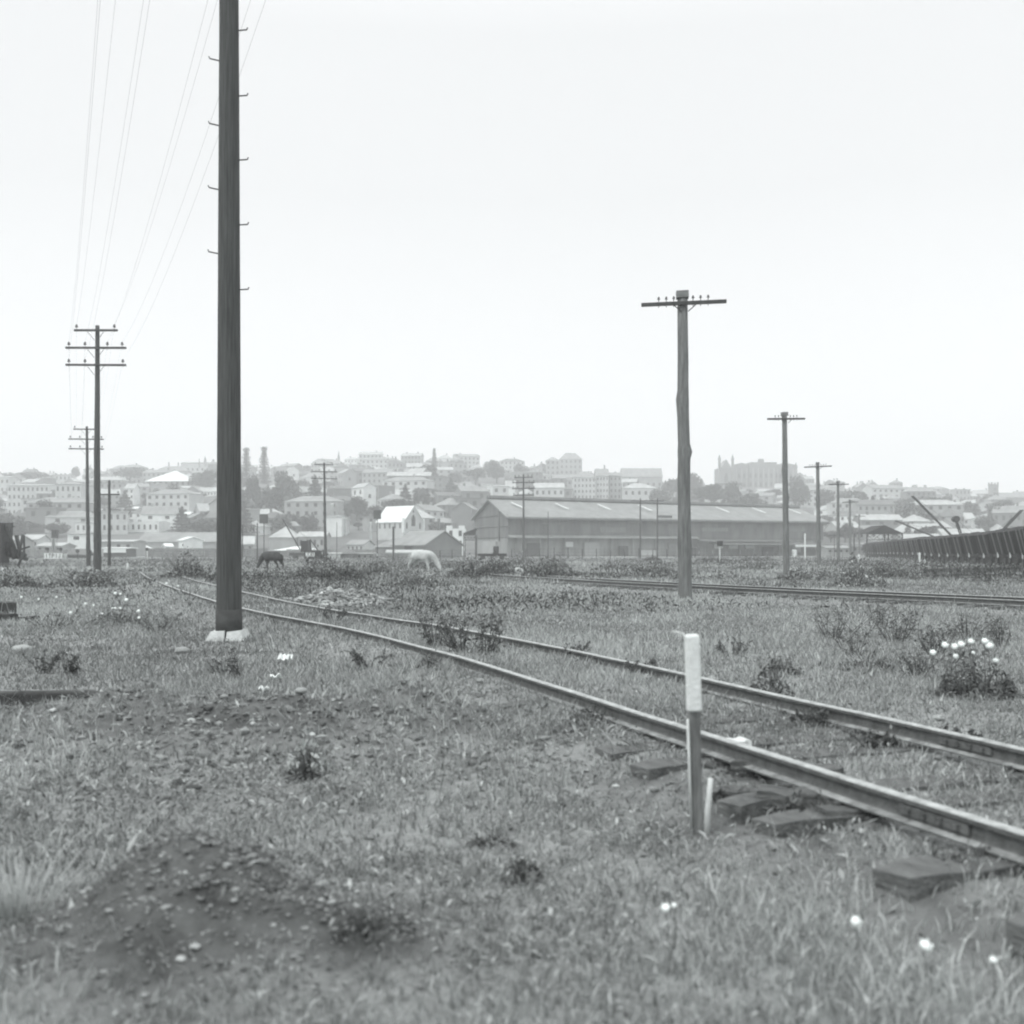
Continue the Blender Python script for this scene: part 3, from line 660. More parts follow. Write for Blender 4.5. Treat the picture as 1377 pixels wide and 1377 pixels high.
def shrub(px, py, wpx, hpx, n, tone, label, leaf=.05, Y=None, name='weed_bush', st=10, group='weeds and bushes in the yard', sd=.3, shell=.35):
    if Y is None: Y = EYE / (py - HY) * F
    X = wx(px, Y); w = wpx / F * Y; h = hpx / F * Y; e = empty(name, (X, Y, gz1(X, Y)), random.uniform(-.5, .5), label, 'bush', group)
    ph = random.uniform(0, 50)
    def fn(k):
        a = RNG.random(k) * 6.28; r_ = np.sqrt(RNG.random(k)); r_ = np.where(RNG.random(k) < .12, r_ * 1.25, r_); x = np.cos(a) * r_ * w / 2; y = np.sin(a) * r_ * w / 2.2
        f_ = 3.2 / max(w, .1); top = h * np.clip(.6 + 1.15 * fbm(x * f_ * 1.5 + ph, y * f_ * 1.5 + ph, 3) + .25 * (RNG.random(k) ** 4), .08, 1.3) * np.clip(1.12 - r_ ** 1.5, .12, 1)
        return np.stack([x, y, top * RNG.random(k) ** .6], 1)
    V, Fc, t = leaf_cloud(n, fn, leaf, tone * 1.4, sd + .1, .4, .8); V[:, 2] = np.maximum(V[:, 2], 0)
    np_mesh('foliage', V, Fc, M_leaf_d, t, e); stalks(e, st, h * .95, w * .35, r=max(.004, w * .006))
    return e
def stalk_weed(px, py, wpx, hpx, n, tone, label, leaf=.05, nst=9, name='tall_weed', lean=.3):
    """upright stems each set with leaves"""
    Y = EYE / (py - HY) * F; X = wx(px, Y); w = wpx / F * Y; h = hpx / F * Y
    e = empty(name, (X, Y, gz1(X, Y)), 0, label, 'weed', 'weeds and bushes in the yard')
    mb = MB(); S = []
    for _ in range(nst):
        x = random.uniform(-.5, .5) * w; y = random.uniform(-.3, .3) * w; hh = h * random.uniform(.55, 1); ex = x + random.uniform(-lean, lean) * hh; ey = y + random.uniform(-.2, .2) * hh
        p0, p1, p2 = Vector((x * .3, y * .3, -.03)), Vector((x * .8, y * .8, hh * .5)), Vector((ex, ey, hh)); mb.tube([p0, p1, p2], [.006, .005, .003], 4); S.append((p0, p1, p2))
    mb.build('stem', mat('weed_stem', .1, .9, .3, 6), e)
    def fn(k):
        out = []
        for _ in range(k):
            a, b, c = random.choice(S); t = random.uniform(.12, 1); p = a.lerp(b, t * 2) if t < .5 else b.lerp(c, t * 2 - 1)
            out.append((p.x + random.gauss(0, .028) * (h / .4), p.y + random.gauss(0, .028) * (h / .4), p.z + random.gauss(0, .012)))
        return np.array(out)
    V, Fc, t = leaf_cloud(n, fn, leaf, tone * 1.15, .35, .4); np_mesh('foliage', V, Fc, M_leaf_d, t, e); return e
# by the near track
stalk_weed(588, 888, 56, 62, 420, .1, 'tall dark weed straddling the near rail, leftmost of the three'.replace('leftmost', 'nearest the big pole'), nst=12)
stalk_weed(622, 897, 60, 56, 420, .1, 'dark weed growing up through the near rail, middle of three', nst=11)
stalk_weed(652, 899, 48, 60, 360, .1, 'dark weed by the near rail, farthest of three from the big pole', nst=9)
shrub(1036, 955, 62, 50, 900, .095, 'low dark bush spreading over the far rail', .045)
shrub(1052, 908, 60, 30, 600, .085, 'small dark bush behind the far rail, above the rail-side bush', .05)
fb = shrub(1312, 934, 104, 84, 2100, .12, 'dark leafy bush carrying white blooms near the frame edge', .06, name='flowering_bush', sd=.35)
stalk_weed(1205, 865, 85, 52, 420, .09, 'tall straggling weed right of centre in the rough grass'.replace('right of centre ', ''), .05, 16)
stalk_weed(1150, 880, 70, 66, 160, .09, 'thin leaning stalks spread over the grass between track and bush', .05, 9, lean=.7)
shrub(1165, 898, 80, 26, 600, .09, 'dark low weed patch below the leaning stalks', .05)
shrub(1300, 858, 110, 36, 900, .1, 'grey-green weed patch rising behind the flowering bush', .05)
stalk_weed(1255, 880, 60, 45, 300, .1, 'upright weed beside the first white bloom', .05, 10)
stalk_weed(300, 905, 40, 36, 160, .085, 'thin weed in the grass just below the concrete collar', .04, 7)
stalk_weed(322, 912, 30, 34, 120, .085, 'second thin weed below the collar, toward the scraps', .04, 6)
stalk_weed(60, 903, 40, 34, 200, .08, 'branching dark weed above the dark cutting', .05, 8, lean=.6)
stalk_weed(95, 905, 30, 38, 180, .075, 'upright dark weed above the end of the cutting', .05, 7)
stalk_weed(140, 930, 50, 45, 200, .08, 'spreading dark weed between the cutting and the stony rise', .05, 9, lean=.6)
shrub(160, 838, 85, 24, 900, .075, 'low dark bush dotted with small white flowers', .05, name='flowering_bush')
shrub(415, 1040, 60, 46, 420, .33, 'pale dry tuft on the stony rise', .06, name='dry_tuft', st=40, sd=.25)
shrub(408, 1046, 46, 26, 260, .07, 'dark weed at the foot of the pale dry tuft', .05)
shrub(845, 992, 50, 26, 260, .08, 'dark weed clump under the near rail before the marker post', .04)
shrub(580, 920, 40, 22, 240, .075, 'small dark weed in the grass below the three tall weeds', .04)
shrub(700, 1175, 60, 34, 260, .085, 'broad dark weed low in the open grass', .035)
shrub(660, 1130, 70, 16, 200, .075, 'flat dark weed streak in the open grass', .03)
shrub(1085, 1118, 90, 40, 420, .07, 'dark weeds filling the hollow beside the sleeper ends', .035)
shrub(985, 1092, 50, 30, 260, .065, 'dark weeds behind the pale stake', .035)
shrub(1290, 1200, 90, 46, 320, .09, 'weeds hanging over the nearest sleeper end', .035)
shrub(500, 1290, 120, 40, 360, .085, 'dark weeds at the edge of the dark earth mound', .03)
shrub(48, 968, 130, 26, 1500, .055, 'dark weeds choking the bottom of the cutting', .04)
shrub(1330, 1155, 60, 26, 420, .06, 'dark weeds in the gap between the two nearest sleeper ends', .03, Y=4.75)
shrub(1215, 1118, 80, 26, 420, .06, 'dark weeds under the rail joint', .03, Y=5.6)
shrub(1010, 1048, 80, 22, 420, .06, 'dark weeds under the near rail beside the pale stake', .03, Y=6.7)
shrub(800, 985, 90, 22, 420, .07, 'dark weeds along the near rail before the marker post', .035, Y=8.5)
for i_, (px_, py_, w_, h_, lb_) in enumerate([(1120, 862, 60, 50, 'leaning straggly weed farthest toward the second track'), (1190, 846, 50, 44, 'feathery upright weed behind the white-flowered bush'), (1345, 870, 40, 50, 'straggly weed at the frame edge beyond the flowering bush'),
        (1232, 905, 60, 40, 'thin weed before the flowering bush, beside its blooms'), (985, 880, 50, 26, 'small straggly weed just past the marker post'), (770, 905, 44, 24, 'sparse weed between the rails before the marker post'), (500, 905, 60, 26, 'sparse weed in the grass between collar and near rail'),
        (450, 850, 40, 24, 'thin weed growing against the near rail by the big pole'), (395, 812, 44, 26, 'thin weed beside the rubble heap'), (215, 850, 60, 30, 'thin spreading weed left alone before the big pole'.replace('left alone', 'alone')), (255, 812, 60, 34, 'upright weeds where the rails pass behind the big pole'),
        (70, 845, 70, 26, 'low straggly weed beyond the dark log ends'), (1085, 1000, 60, 26, 'sparse weed between the rails below the pale stones'), (1180, 1030, 70, 26, 'weeds between the rails near the joint'), (860, 930, 50, 22, 'weeds between the rails behind the white board'), (1290, 1010, 60, 26, 'weeds against the far rail near the frame edge')]):
    stalk_weed(px_, py_, w_, h_, 240, .1, lb_, .045, 12, lean=.5)
# dry long grass clump in the corner
e = empty('dry_tuft', (wx(25, 4.2), 4.2, gz1(wx(25, 4.2), 4.2)), 0, 'tall pale dry grass tuft in the corner below the mound', 'grass tuft')
stalks(e, 70, .26, .2, .0025, mat('straw', .5, .9, .2, 9), .5)
# mid-distance bushes
mid = [(248, 783, 60, 26, .065, 'dark bush patch behind the big pole, on its left'.replace(', on its left', ' toward the three-armed pole')), (432, 782, 66, 28, .06, 'dark bush in front of the crane'), (470, 784, 40, 20, .07, 'small dark bush beside the rubble heap'),
       (505, 776, 40, 16, .08, 'grey bush between the two horses'), (640, 780, 70, 22, .065, 'dark bush nearest the chipped ring on the side of the horses'), (668, 775, 40, 20, .06, 'narrow dark bush next to the chipped ring'),
       (735, 782, 60, 18, .065, 'dark bush patch just past the chipped ring'), (745, 766, 40, 14, .08, 'small bush at the foot of the four-armed pole'), (1188, 777, 46, 14, .06, 'low dark bush before the far end of the wagons'),
       (1150, 790, 66, 26, .11, 'ragged weed patch at the foot of the third capped pole'), (1010, 768, 60, 12, .08, 'weed strip beside the second capped pole'), (830, 768, 60, 12, .09, 'thin weed strip before the twin-pole frame'),
       (20, 792, 70, 16, .08, 'dark rough bush at the frame edge'), (112, 790, 90, 18, .09, 'dark rough bank below the tall three-armed pole'), (562, 789, 74, 13, .1, 'soft grey bush below the pale horse'), (700, 760, 60, 12, .07, 'dark brush around the foot of the four-armed pole'),
       (1075, 782, 70, 12, .08, 'weed strip along the rails under the second capped pole'), (880, 772, 60, 12, .085, 'weed strip before the nearest capped pole')]
for (px, py, w, h, t, lb) in mid: shrub(px, py, w * 1.2, h * 1.45, 1700, t * 1.45, lb, .14, st=22, name='bush', sd=.55)
# undergrowth (uncountable)
def brush(n, y0, y1, hmax, size, thr, tone):
    Y = y0 + (y1 - y0) * RNG.random(n) ** 1.25; X = (RNG.random(n) - .5) * Y * 1.06
    c1 = fbm(X / 7 + 3, Y / 13, 3); c2 = fbm(X / 2.2, Y / 4 + 7, 3); lane = .35 * sstep(3, -8, X) * sstep(75, 50, Y)
    sk = np.abs(dist_to(TR2, X, Y)) < 1.6
    k = (c1 + .4 * c2 + lane + .3 * RNG.normal(size=n) > thr) & ~sk & (np.abs(dist_to(TR1, X, Y)) > 1.0); X, Y, c1, c2 = X[k], Y[k], c1[k], c2[k]; m_ = len(X)
    hh = hmax * np.clip(.5 + c1 * 1.2 + c2 * .8, .15, 1.4); zg = gz(X, Y)
    V, Fc, t = leaf_cloud(m_, lambda q: np.stack([X, Y, zg + RNG.random(q) ** 1.1 * hh], 1), size, tone, .45, .28, 1.1)
    return V, Fc, t * np.repeat(np.clip(1 - .9 * c1, .45, 1.6), 4)
bp = [brush(130000, 52, 200, .6, .2, -.12, .13), brush(34000, 26, 62, .28, .13, .16, .12), brush(45000, 5, 27, .15, .045, .2, .145)]
off = 0; Vs, Fs, Ts = [], [], []
for V, Fc, tn in bp: Vs.append(V); Fs.append(Fc + off); Ts.append(tn); off += len(V)
o = np_mesh('undergrowth', np.concatenate(Vs), np.concatenate(Fs), M_leaf_d, np.concatenate(Ts)); tag(o, 'rank weeds and brush filling the far side of the yard', 'undergrowth', kind='stuff')

# white flowers
def flower(px, py, wpx, label, stem_px, Y=None, zrel=None, group='white flowers', tilt=(0.3, 0)):
    s = wpx / F * Y; X = wx(px, Y); z = wz(py, Y); g = gz1(X, Y); z = max(z, g + s)
    e = empty('flower', (X, Y, g), 0, label, 'flower', group)
    Rm = Matrix.Rotation(tilt[0], 3, 'X') @ Matrix.Rotation(tilt[1], 3, 'Y')
    mb = MB(); c = Vector((0, 0, z - g)); n = 6
    for k in range(n):
        a = 2 * math.pi * k / n; q = lambda r, an, zz: Rm @ Vector((math.cos(an) * r, math.sin(an) * r, zz)) + c
        V = [q(.08 * s, a, -.3 * s), q(.42 * s, a - .62, .1 * s), q(.5 * s, a, .34 * s), q(.42 * s, a + .62, .1 * s), q(.4 * s, a, -.05 * s)]
        mb.add(V, [(0, 1, 4), (0, 4, 3), (1, 2, 4), (4, 2, 3)], 0, True)
    mb.tube([c + Rm @ Vector((0, 0, -.3 * s)), c, c + Rm @ Vector((0, 0, .22 * s)), c + Rm @ Vector((0, 0, .34 * s))], [.08 * s, .34 * s, .36 * s, .16 * s], 8, jit=.12)
    mb.build('petals', M_petal, e)
    b = c + Rm @ Vector((0, 0, -.25 * s)); MB().tube([b, b * .5 + Vector((.01, 0, 0)), (0, 0, -.02)], max(.002, s * .035), 5).build('stem', mat('weed_stem', .1), e)
    return e
for (px, py, w, lb) in [(895, 1222, 15, 'white bloom in the grass, nearest the middle of the foreground'), (906, 1218, 9, 'narrow white bloom touching the central one'), (1150, 1240, 19, 'white bloom in the foreground between two others'),
                        (1243, 1273, 21, 'largest white bloom, in the foreground grass'), (1335, 1292, 13, 'slender white bloom low at the frame corner')]:
    Y = 1.36 * F / (py + 12 - HY) ; flower(px, py, w, lb, 12, Y, tilt=(random.uniform(.5, 1.1), random.uniform(-.4, .4)))
bl = [(1254, 878, 10), (1270, 868, 11), (1284, 870, 11), (1292, 867, 11), (1305, 863, 10), (1285, 883, 10), (1324, 863, 11), (1330, 869, 12), (1339, 889, 9), (1308, 878, 6)]
for i, (px, py, w) in enumerate(bl):
    flower(px, py, w, 'white bloom on the dark bush near the frame edge', 10, 11.0 + .1 * (i % 3), group='blooms on the flowering bush', tilt=(.9, random.uniform(-.5, .5)))
for i, (px, py, w) in enumerate([(155, 798, 5), (162, 799, 4), (170, 807, 6), (115, 812, 4), (126, 814, 3), (151, 818, 3.5), (155, 818, 4), (162, 818, 4), (186, 822, 6), (187, 831, 4.5), (76, 803, 3.5), (29, 803, 4), (52, 806, 3.5), (95, 824, 5), (224, 787, 4), (240, 790, 3.5)]):
    Y = (EYE - .12) / (py + 5 - HY) * F; flower(px, py, w, 'tiny white flower on the low bush beyond the cutting', 5, Y, group='tiny white flowers beyond the cutting', tilt=(.9, 0))

# ------------------------------------------------------------------ horses
def skin_mesh(name, pts, edges, radii, m, parent, root=0, sub=2):
    me = bpy.data.meshes.new(name); me.from_pydata(pts, edges, []); o = bpy.data.objects.new(name, me); C.objects.link(o)
    md = o.modifiers.new('s', 'SKIN')
    for i, r_ in enumerate(radii):
        sv = me.skin_vertices[0].data[i]; sv.radius = r_ if isinstance(r_, tuple) else (r_, r_); sv.use_root = i == root
    sb = o.modifiers.new('u', 'SUBSURF'); sb.levels = sub; sb.render_levels = sub
    dg = bpy.context.evaluated_depsgraph_get(); ev = bpy.data.meshes.new_from_object(o.evaluated_get(dg))
    o.modifiers.clear(); old = o.data; o.data = ev; ev.name = name; bpy.data.meshes.remove(old); ev.materials.clear(); ev.materials.append(m)
    for p in ev.polygons: p.use_smooth = True
    o.parent = parent; return o
def horse(px, py, Y, heading, label, tone, mane_t, name='horse', s=1.0, group=None, legm=None):
    """heading: direction the horse faces, degrees from +x"""
    e = empty(name, (wx(px, Y), Y, gz1(wx(px, Y), Y) - .02), R(heading), label, 'horse', None, s)
    P = [(-.55, 0, 1.12), (-.68, 0, 1.18), (-.28, 0, 1.12), (.05, 0, 1.07), (.38, 0, 1.1), (.58, 0, 1.17),      # 0 loin,1 croup,2,3 barrel,4 chest,5 withers
         (.85, 0, 1.05), (1.1, 0, .74), (1.25, 0, .45), (1.36, 0, .3), (1.42, 0, .15),                            # neck 6,7 poll 8, face 9, muzzle 10
         ]
    E = [(0, 1), (0, 2), (2, 3), (3, 4), (4, 5), (5, 6), (6, 7), (7, 8), (8, 9), (9, 10)]
    Rr = [(.26, .29), (.22, .22), (.27, .31), (.29, .33), (.25, .31), (.2, .24), (.13, .2), (.1, .15), (.11, .12), (.09, .09), (.06, .065)]
    for sd in (-1, 1):
        b = len(P); st = .12 * sd
        P += [(-.62, .17 * sd, .88), (-.5 + st, .18 * sd, .72), (-.78 + st, .17 * sd, .46), (-.7 + st, .17 * sd, .1), (-.64 + st, .17 * sd, .03)]
        E += [(0, b), (b, b + 1), (b + 1, b + 2), (b + 2, b + 3), (b + 3, b + 4)]; Rr += [(.17, .2), .12, .062, .045, .055]
        b = len(P); st = -.1 * sd
        P += [(.48, .15 * sd, .85), (.44 + st, .16 * sd, .62), (.46 + st * 1.6, .16 * sd, .38), (.45 + st * 1.8, .16 * sd, .09), (.5 + st * 1.8, .16 * sd, .03)]
        E += [(4, b), (b, b + 1), (b + 1, b + 2), (b + 2, b + 3), (b + 3, b + 4)]; Rr += [(.13, .15), .085, .055, .04, .052]
        b = len(P); P += [(1.24, .07 * sd, .56), (1.23, .085 * sd, .63)]; E += [(8, b), (b, b + 1)]; Rr += [.03, .014]
    Rr = [tuple(v * 1.22 for v in (q if isinstance(q, tuple) else (q, q))) for q in Rr]
    hm = mat('hide_%s' % name.replace('horse', str(int(tone * 100))), tone, .8, .42, 1.6)
    skin_mesh('body', P, E, Rr, hm, e)
    mm = mat('mane_%d' % int(mane_t * 100), mane_t, .8, .3, 8)
    mb = MB(); mb.tube([(-.84, 0, 1.2), (-.95, 0, 1.08), (-.97, 0, .85), (-.93, .02, .5)], [.045, .06, .075, .03], 7, jit=.15); mb.build('tail', mm, e)
    mb = MB(); mb.tube([(.62, .0, 1.4), (.85, .05, 1.24), (1.06, .06, .98), (1.22, .05, .72)], [.035, .06, .06, .04], 6, jit=.25); mb.build('mane', mm, e)
    return e
horse(567, 0, 71, -28, 'pale horse grazing with its head down beyond the track', .47, .4, s=1.0)
horse(366, 0, 80, 152, 'dark horse grazing just past the big pole', .055, .035, s=.98)

# ------------------------------------------------------------------ buildings
def gable_geo(L, W, hw, hr, hip=0.0, ov=.35, z0=0.0, t=.22):
    """wall and roof meshes; ridge along local x; hip = inset of the ridge ends"""
    w = MB(); a, b = L / 2, W / 2
    if hip > 0 or hr <= hw + .05:
        w.add([(-a, -b, z0), (a, -b, z0), (a, b, z0), (-a, b, z0), (-a, -b, hw), (a, -b, hw), (a, b, hw), (-a, b, hw)], [(0, 1, 5, 4), (1, 2, 6, 5), (2, 3, 7, 6), (3, 0, 4, 7), (4, 5, 6, 7)])
    else:
        w.add([(-a, -b, z0), (a, -b, z0), (a, b, z0), (-a, b, z0), (-a, -b, hw), (a, -b, hw), (a, b, hw), (-a, b, hw), (-a, 0, hr), (a, 0, hr)],
              [(0, 1, 5, 4), (1, 2, 6, 9, 5), (2, 3, 7, 6), (3, 0, 4, 8, 7)])
    r = MB(); A, B = a + ov, b + ov; sl = (hr - hw) / b if b else 0; he = hw - sl * ov + .04; hr2 = hr + .04
    if hr <= hw + .05: r.box((0, 0, hw + .18), (2 * A, 2 * B, .3))
    elif hip > 0:
        h = min(hip, a * .98)
        r.add([(-A, -B, he), (A, -B, he), (A, B, he), (-A, B, he), (-A + h + ov, 0, hr2), (A - h - ov, 0, hr2)], [(0, 1, 5, 4), (1, 2, 5), (2, 3, 4, 5), (3, 0, 4), (3, 2, 1, 0)])
    else:
        r.add([(-A, -B, he), (A, -B, he), (A, 0, hr2), (-A, 0, hr2), (A, B, he), (-A, B, he), (-A, -B, he + t), (A, -B, he + t), (A, 0, hr2 + t), (-A, 0, hr2 + t), (A, B, he + t), (-A, B, he + t)],
              [(0, 3, 2, 1), (3, 5, 4, 2), (6, 7, 8, 9), (9, 8, 10, 11), (0, 1, 7, 6), (5, 11, 10, 4), (1, 2, 8, 7), (2, 4, 10, 8), (0, 6, 9, 3), (3, 9, 11, 5)])
    return w, r
WINM = MB().box((0, 0, 0), (1, 1, 1)); _wo = WINM.build('window', M_glass); WINMESH = _wo.data; bpy.data.objects.remove(_wo)
FRM = None
def window(parent, x, y, z, w, h, face=0):
    o = bpy.data.objects.new('window', WINMESH); link(o, parent); o.location = (x, y, z); o.scale = (w, .16, h); o.rotation_euler = (0, 0, face); return o
def building(name, label, X, Y, rz, L, W, z0, hw, hr, wall, roof, hip=0.0, cols=0, rows=0, chim=0, cat='building', group=None, ww=None, wh=None, gw=0, ov=.35, chh=1.6, parapet=False, deep=3.0, door=False):
    e = empty(name, (X, Y, z0), rz, label, cat, group)
    w, r = gable_geo(L, W, hw, hr, hip, ov, -deep)
    w.build('wall', WALL[wall], e)
    if parapet:
        pm = MB(); n = int(L / 1.6)
        for i in range(n):
            if i % 2 == 0: pm.box((-L / 2 + (i + .5) * L / n, -W / 2 + .15, hw + .45), (L / n, .3, .9))
        pm.build('parapet', WALL[wall], e)
        MB().box((0, 0, hw + .08), (L - .2, W - .2, .16)).build('roof', ROOF[roof], e); rf = e
    else: rf = r.build('roof', ROOF[roof], e)
    for k in range(chim):
        cx = (-.28 + .56 * k) * L if chim > 1 else random.choice((-.25, .25)) * L
        if hip and hr > hw: cx *= .5
        c = MB(); c.box((cx, 0, hr + chh / 2 - .5), (.8, .8, chh + 1.0)); c.box((cx, 0, hr + chh + .12), (1.0, 1.0, .2))
        c.build('chimney', WALL[.34] if wall > .4 else WALL[.2], rf if rf is not e else e)
    sw = ww or (L / max(cols, 1) * .36); sh = wh or (hw / max(rows, 1) * .45)
    for j in range(rows):
        for i in range(cols):
            window(e, -L / 2 + (i + .5) * L / cols, -W / 2, hw * (j + .5) / rows + .1, min(sw, 1.6), min(sh, 1.9))
    for i in range(gw): window(e, L / 2, -W / 4 + i * W / 2 / max(gw - 1, 1) if gw > 1 else 0, hw * .55, min(1.2, W * .2), min(1.7, hw * .4), math.pi / 2)
    if door: 
        d = MB().box((L * .1, -W / 2, 1.05), (1.1, .14, 2.1)).build('door', M_glass, e)
    return e
def pb(name, label, px0, px1, base, wtop, ridge, depth, wall, roof, rot=0.0, hip=0.0, Y=None, **kw):
    """building given by the columns and rows it covers; the wall facing the yard is px0..px1"""
    pc = (px0 + px1) / 2
    if Y is None: Y = on_hill(pc, base)
    z0 = wz(base, Y); L = (px1 - px0) / F * Y; Yc = Y + depth / 2
    if rot: Ln = L / (math.cos(rot) + depth / L * abs(math.sin(rot))) if L > 0 else L; L = max(Ln, L * .6)
    kk = Yc / Y
    hw = wz(wtop, Y) - z0; hr = wz(ridge, Yc) - z0
    if hip < 0: hip = depth / 2
    return building(name, label, wx(pc, Yc), Yc, rot, L, depth, z0, max(hw, .8), max(hr, hw), wall, roof, hip, **kw)
SP_ = 0.52
pb('apartment_block', 'pale four-storey block of flats with a dark stairwell, above the yard scrap', 20, 76, 694, 653, 652, 16, .52, .42, cols=9, rows=4)
pb('apartment_block', 'pale block of flats behind the three-armed poles', 83, 118, 704, 651, 648, 14, .52, .26, cols=5, rows=4, hip=-1)
pb('apartment_block', 'low pale flats cut by the frame edge, beside the four-storey block', -8, 19, 664, 642, 641, 12, .52, .42, cols=4, rows=2)
pb('apartment_block', 'dark recessed block between the two pale blocks of flats', 76, 83, 699, 660, 659, 10, .2, .14, cols=1, rows=4)
pb('terrace', 'long low white terrace under the flats', 1, 44, 684, 674, 671, 8, .75, .42, cols=10, rows=1)
pb('villa', 'large villa under a broad white hipped roof', 206, 266, 664, 646, 633, 26, .34, .8, hip=-1, cols=8, rows=2, ov=1.2)
pb('villa', 'long grey-roofed villa with two chimneys behind the white-roofed villa', 211, 256, 646, 633, 627, 14, .34, .26, hip=-1, cols=6, rows=1, chim=2, chh=3)
pb('terrace', 'flat-topped pale terrace on the crest below a thin spire', 246, 291, 640, 623, 622, 12, .52, .26, cols=7, rows=1, chim=0)
pb('house', 'tall narrow white gabled house below the round tree', 172, 184, 680, 657, 651, 9, .75, .42, R(0), cols=2, rows=3)
pb('cottage', 'tiny white cottage with dark doorway, nearer the pole', 163, 171, 690, 684, 682, 5, .75, .8, cols=1, rows=1)
pb('cottage', 'tiny white cottage, twin of the one nearer the pole', 178, 187, 690, 684, 682, 5, .75, .8, cols=1, rows=1)
pb('factory', 'long white factory with a stepped parapet', 153, 222, 716, 702, 700, 14, .75, .42, cols=9, rows=1, parapet=True)
pb('house', 'white two-storey block seen between the dark poles', 108, 146, 717, 703, 702, 10, .75, .42, cols=5, rows=1)
pb('house', 'pale double house below the white-roofed villa', 229, 270, 679, 667, 663, 10, .52, .42, cols=5, rows=1)
pb('terrace', 'row of little white cottages beside the big pole', 268, 302, 667, 661, 656, 7, .75, .42, cols=8, rows=1)
pb('house', 'white twin-gabled house under the villa', 232, 262, 666, 656, 654, 7, .75, .42, cols=2, rows=1)
pb('house', 'low house with a bright roof in the dark shrubbery', 243, 258, 696, 692, 689, 7, .34, .8)
pb('house', 'white shed roofs stepping down beside the big pole', 256, 276, 708, 704, 698, 9, .52, .8, R(-25))
pb('house', 'pale gabled cottage low beside the big pole', 272, 290, 713, 708, 702, 8, .52, .8, R(20))
# flat zone sheds, left
pb('workshop', 'long dark-roofed workshop passing behind the big pole', 196, 300, 741, 729, 717, 14, .34, .26, Y=300, cols=0)
pb('workshop', 'low grey workshop with white wall and one dark window', 98, 122, 729, 719, 717, 8, .75, .26, Y=318, cols=1, rows=1, ww=2)
pb('workshop', 'open-fronted pale workshop with white posts', 137, 188, 742, 729, 727, 10, .34, .42, Y=280, cols=4, rows=1)
pb('shed', 'low shed with a blank white fascia board', 146, 177, 750, 738, 737.5, 6, .1, .8, Y=235)
MB_ = MB().box((0, 0, 0), ((177 - 147) / F * 234, .15, 1.0)); f = MB_.build('fascia', M_white, [o for o in bpy.data.objects if o.get('label') == 'low shed with a blank white fascia board'][0]); f.location = (0, -3.2, wz(740, 234) - wz(750, 235))
pb('shed', 'tent-like shed with a bright white roof', 179, 199, 742, 738, 730, 8, .34, .8, Y=290, hip=-1)
pb('shed', 'low dark gabled shed between the sign and the tall pole', 93, 122, 756, 747, 740, 7, .1, .14, R(12), Y=190)
pb('shed', 'white-gabled hut behind the workshop roof', 249, 264, 735, 727, 723, 6, .75, .8, R(-35), Y=270)
pb('shed', 'small roof with a bright edge in front of the long workshop', 219, 232, 740, 736, 732, 5, .52, .8, R(25), Y=262)
pb('workshop', 'pale round-shouldered workshop between the poles', 368, 402, 741, 722, 708, 12, .34, .42, Y=322, hip=-1)
pb('canopy', 'long low canopy with a bright white roof behind the dark horse', 372, 431, 745, 740, 735, 8, .2, .8, Y=250, hip=-1)
pb('factory', 'tall blank white block with a thin chimney stack', 441, 463, 722, 695, 694.5, 12, .75, .42, cols=0)
pb('factory', 'narrow pale annex beside the tall white block', 463.5, 468, 720, 699, 698.5, 8, .52, .42)
pb('shed', 'dark hipped hut beside the pale railing', 448, 476, 752, 744, 735, 6, .2, .14, Y=195, hip=-1)
pb('shed', 'low white-fronted hut near the three-armed pole', 441, 458, 752, 746, 745, 4, .75, .42, Y=193)
def chimney_stack(px, base, top, wpx, Y, label, t=.52):
    h = wz(top, Y) - wz(base, Y); r_ = wpx / 2 / F * Y
    o = MB().tube([(0, 0, -2), (0, 0, h * .93), (0, 0, h * .94), (0, 0, h)], [r_, r_ * .8, r_ * .95, r_ * .9], 10).build('chimney_stack', WALL[t], None, (wx(px, Y), Y, wz(base, Y))); return tag(o, label, 'chimney')
chimney_stack(447, 700, 677, 5, 430, 'short pale chimney stack against the tall white block', .75)
chimney_stack(498.5, 722, 702, 3, 330, 'slim white stack beside the white-roofed chapel', .75)
chimney_stack(72, 748, 724, 6, 215, 'stubby pale column under the dark tank', .52)
e = empty('water_tank', (wx(74, 214), 214, 0), 0, 'dark square tank raised above the little sign board', 'tank')
MB().box((0, 0, wz(718, 214)), (.95, 1.0, 1.6)).build('tank', M_iron, e)
for sx_ in (-.35, .35): MB().tube([(sx_, 0, 0), (sx_, 0, wz(723, 214))], .05, 5).build('leg', M_iron, e)
def spire(px, base, top, wpx, label, Y=880):
    h0 = wz(base, Y); h1 = wz(top, Y); w = wpx / F * Y; m = h0 + (h1 - h0) * .35
    e = empty('steeple', (wx(px, Y), Y, h0), 0, label, 'steeple')
    MB().box((0, 0, (m - h0) / 2 - 1), (w, w, m - h0 + 2)).build('tower', WALL[.34], e)
    MB().add([(-w * .55, -w * .55, m - h0), (w * .55, -w * .55, m - h0), (w * .55, w * .55, m - h0), (-w * .55, w * .55, m - h0), (0, 0, h1 - h0)], [(0, 1, 4), (1, 2, 4), (2, 3, 4), (3, 0, 4), (3, 2, 1, 0)]).build('roof', ROOF[.26], e)
spire(276, 624, 612, 2.6, 'thin little spire on the flat-topped terrace')
spire(455.5, 624, 605, 3, 'tall needle spire on the crest above the tall white block')
spire(433.5, 624, 614, 2, 'tiny spire on the skyline above the three-armed pole')
chimney_stack(268, 626, 617, 1.6, 880, 'thin skyline chimney beside the little spire', .34)
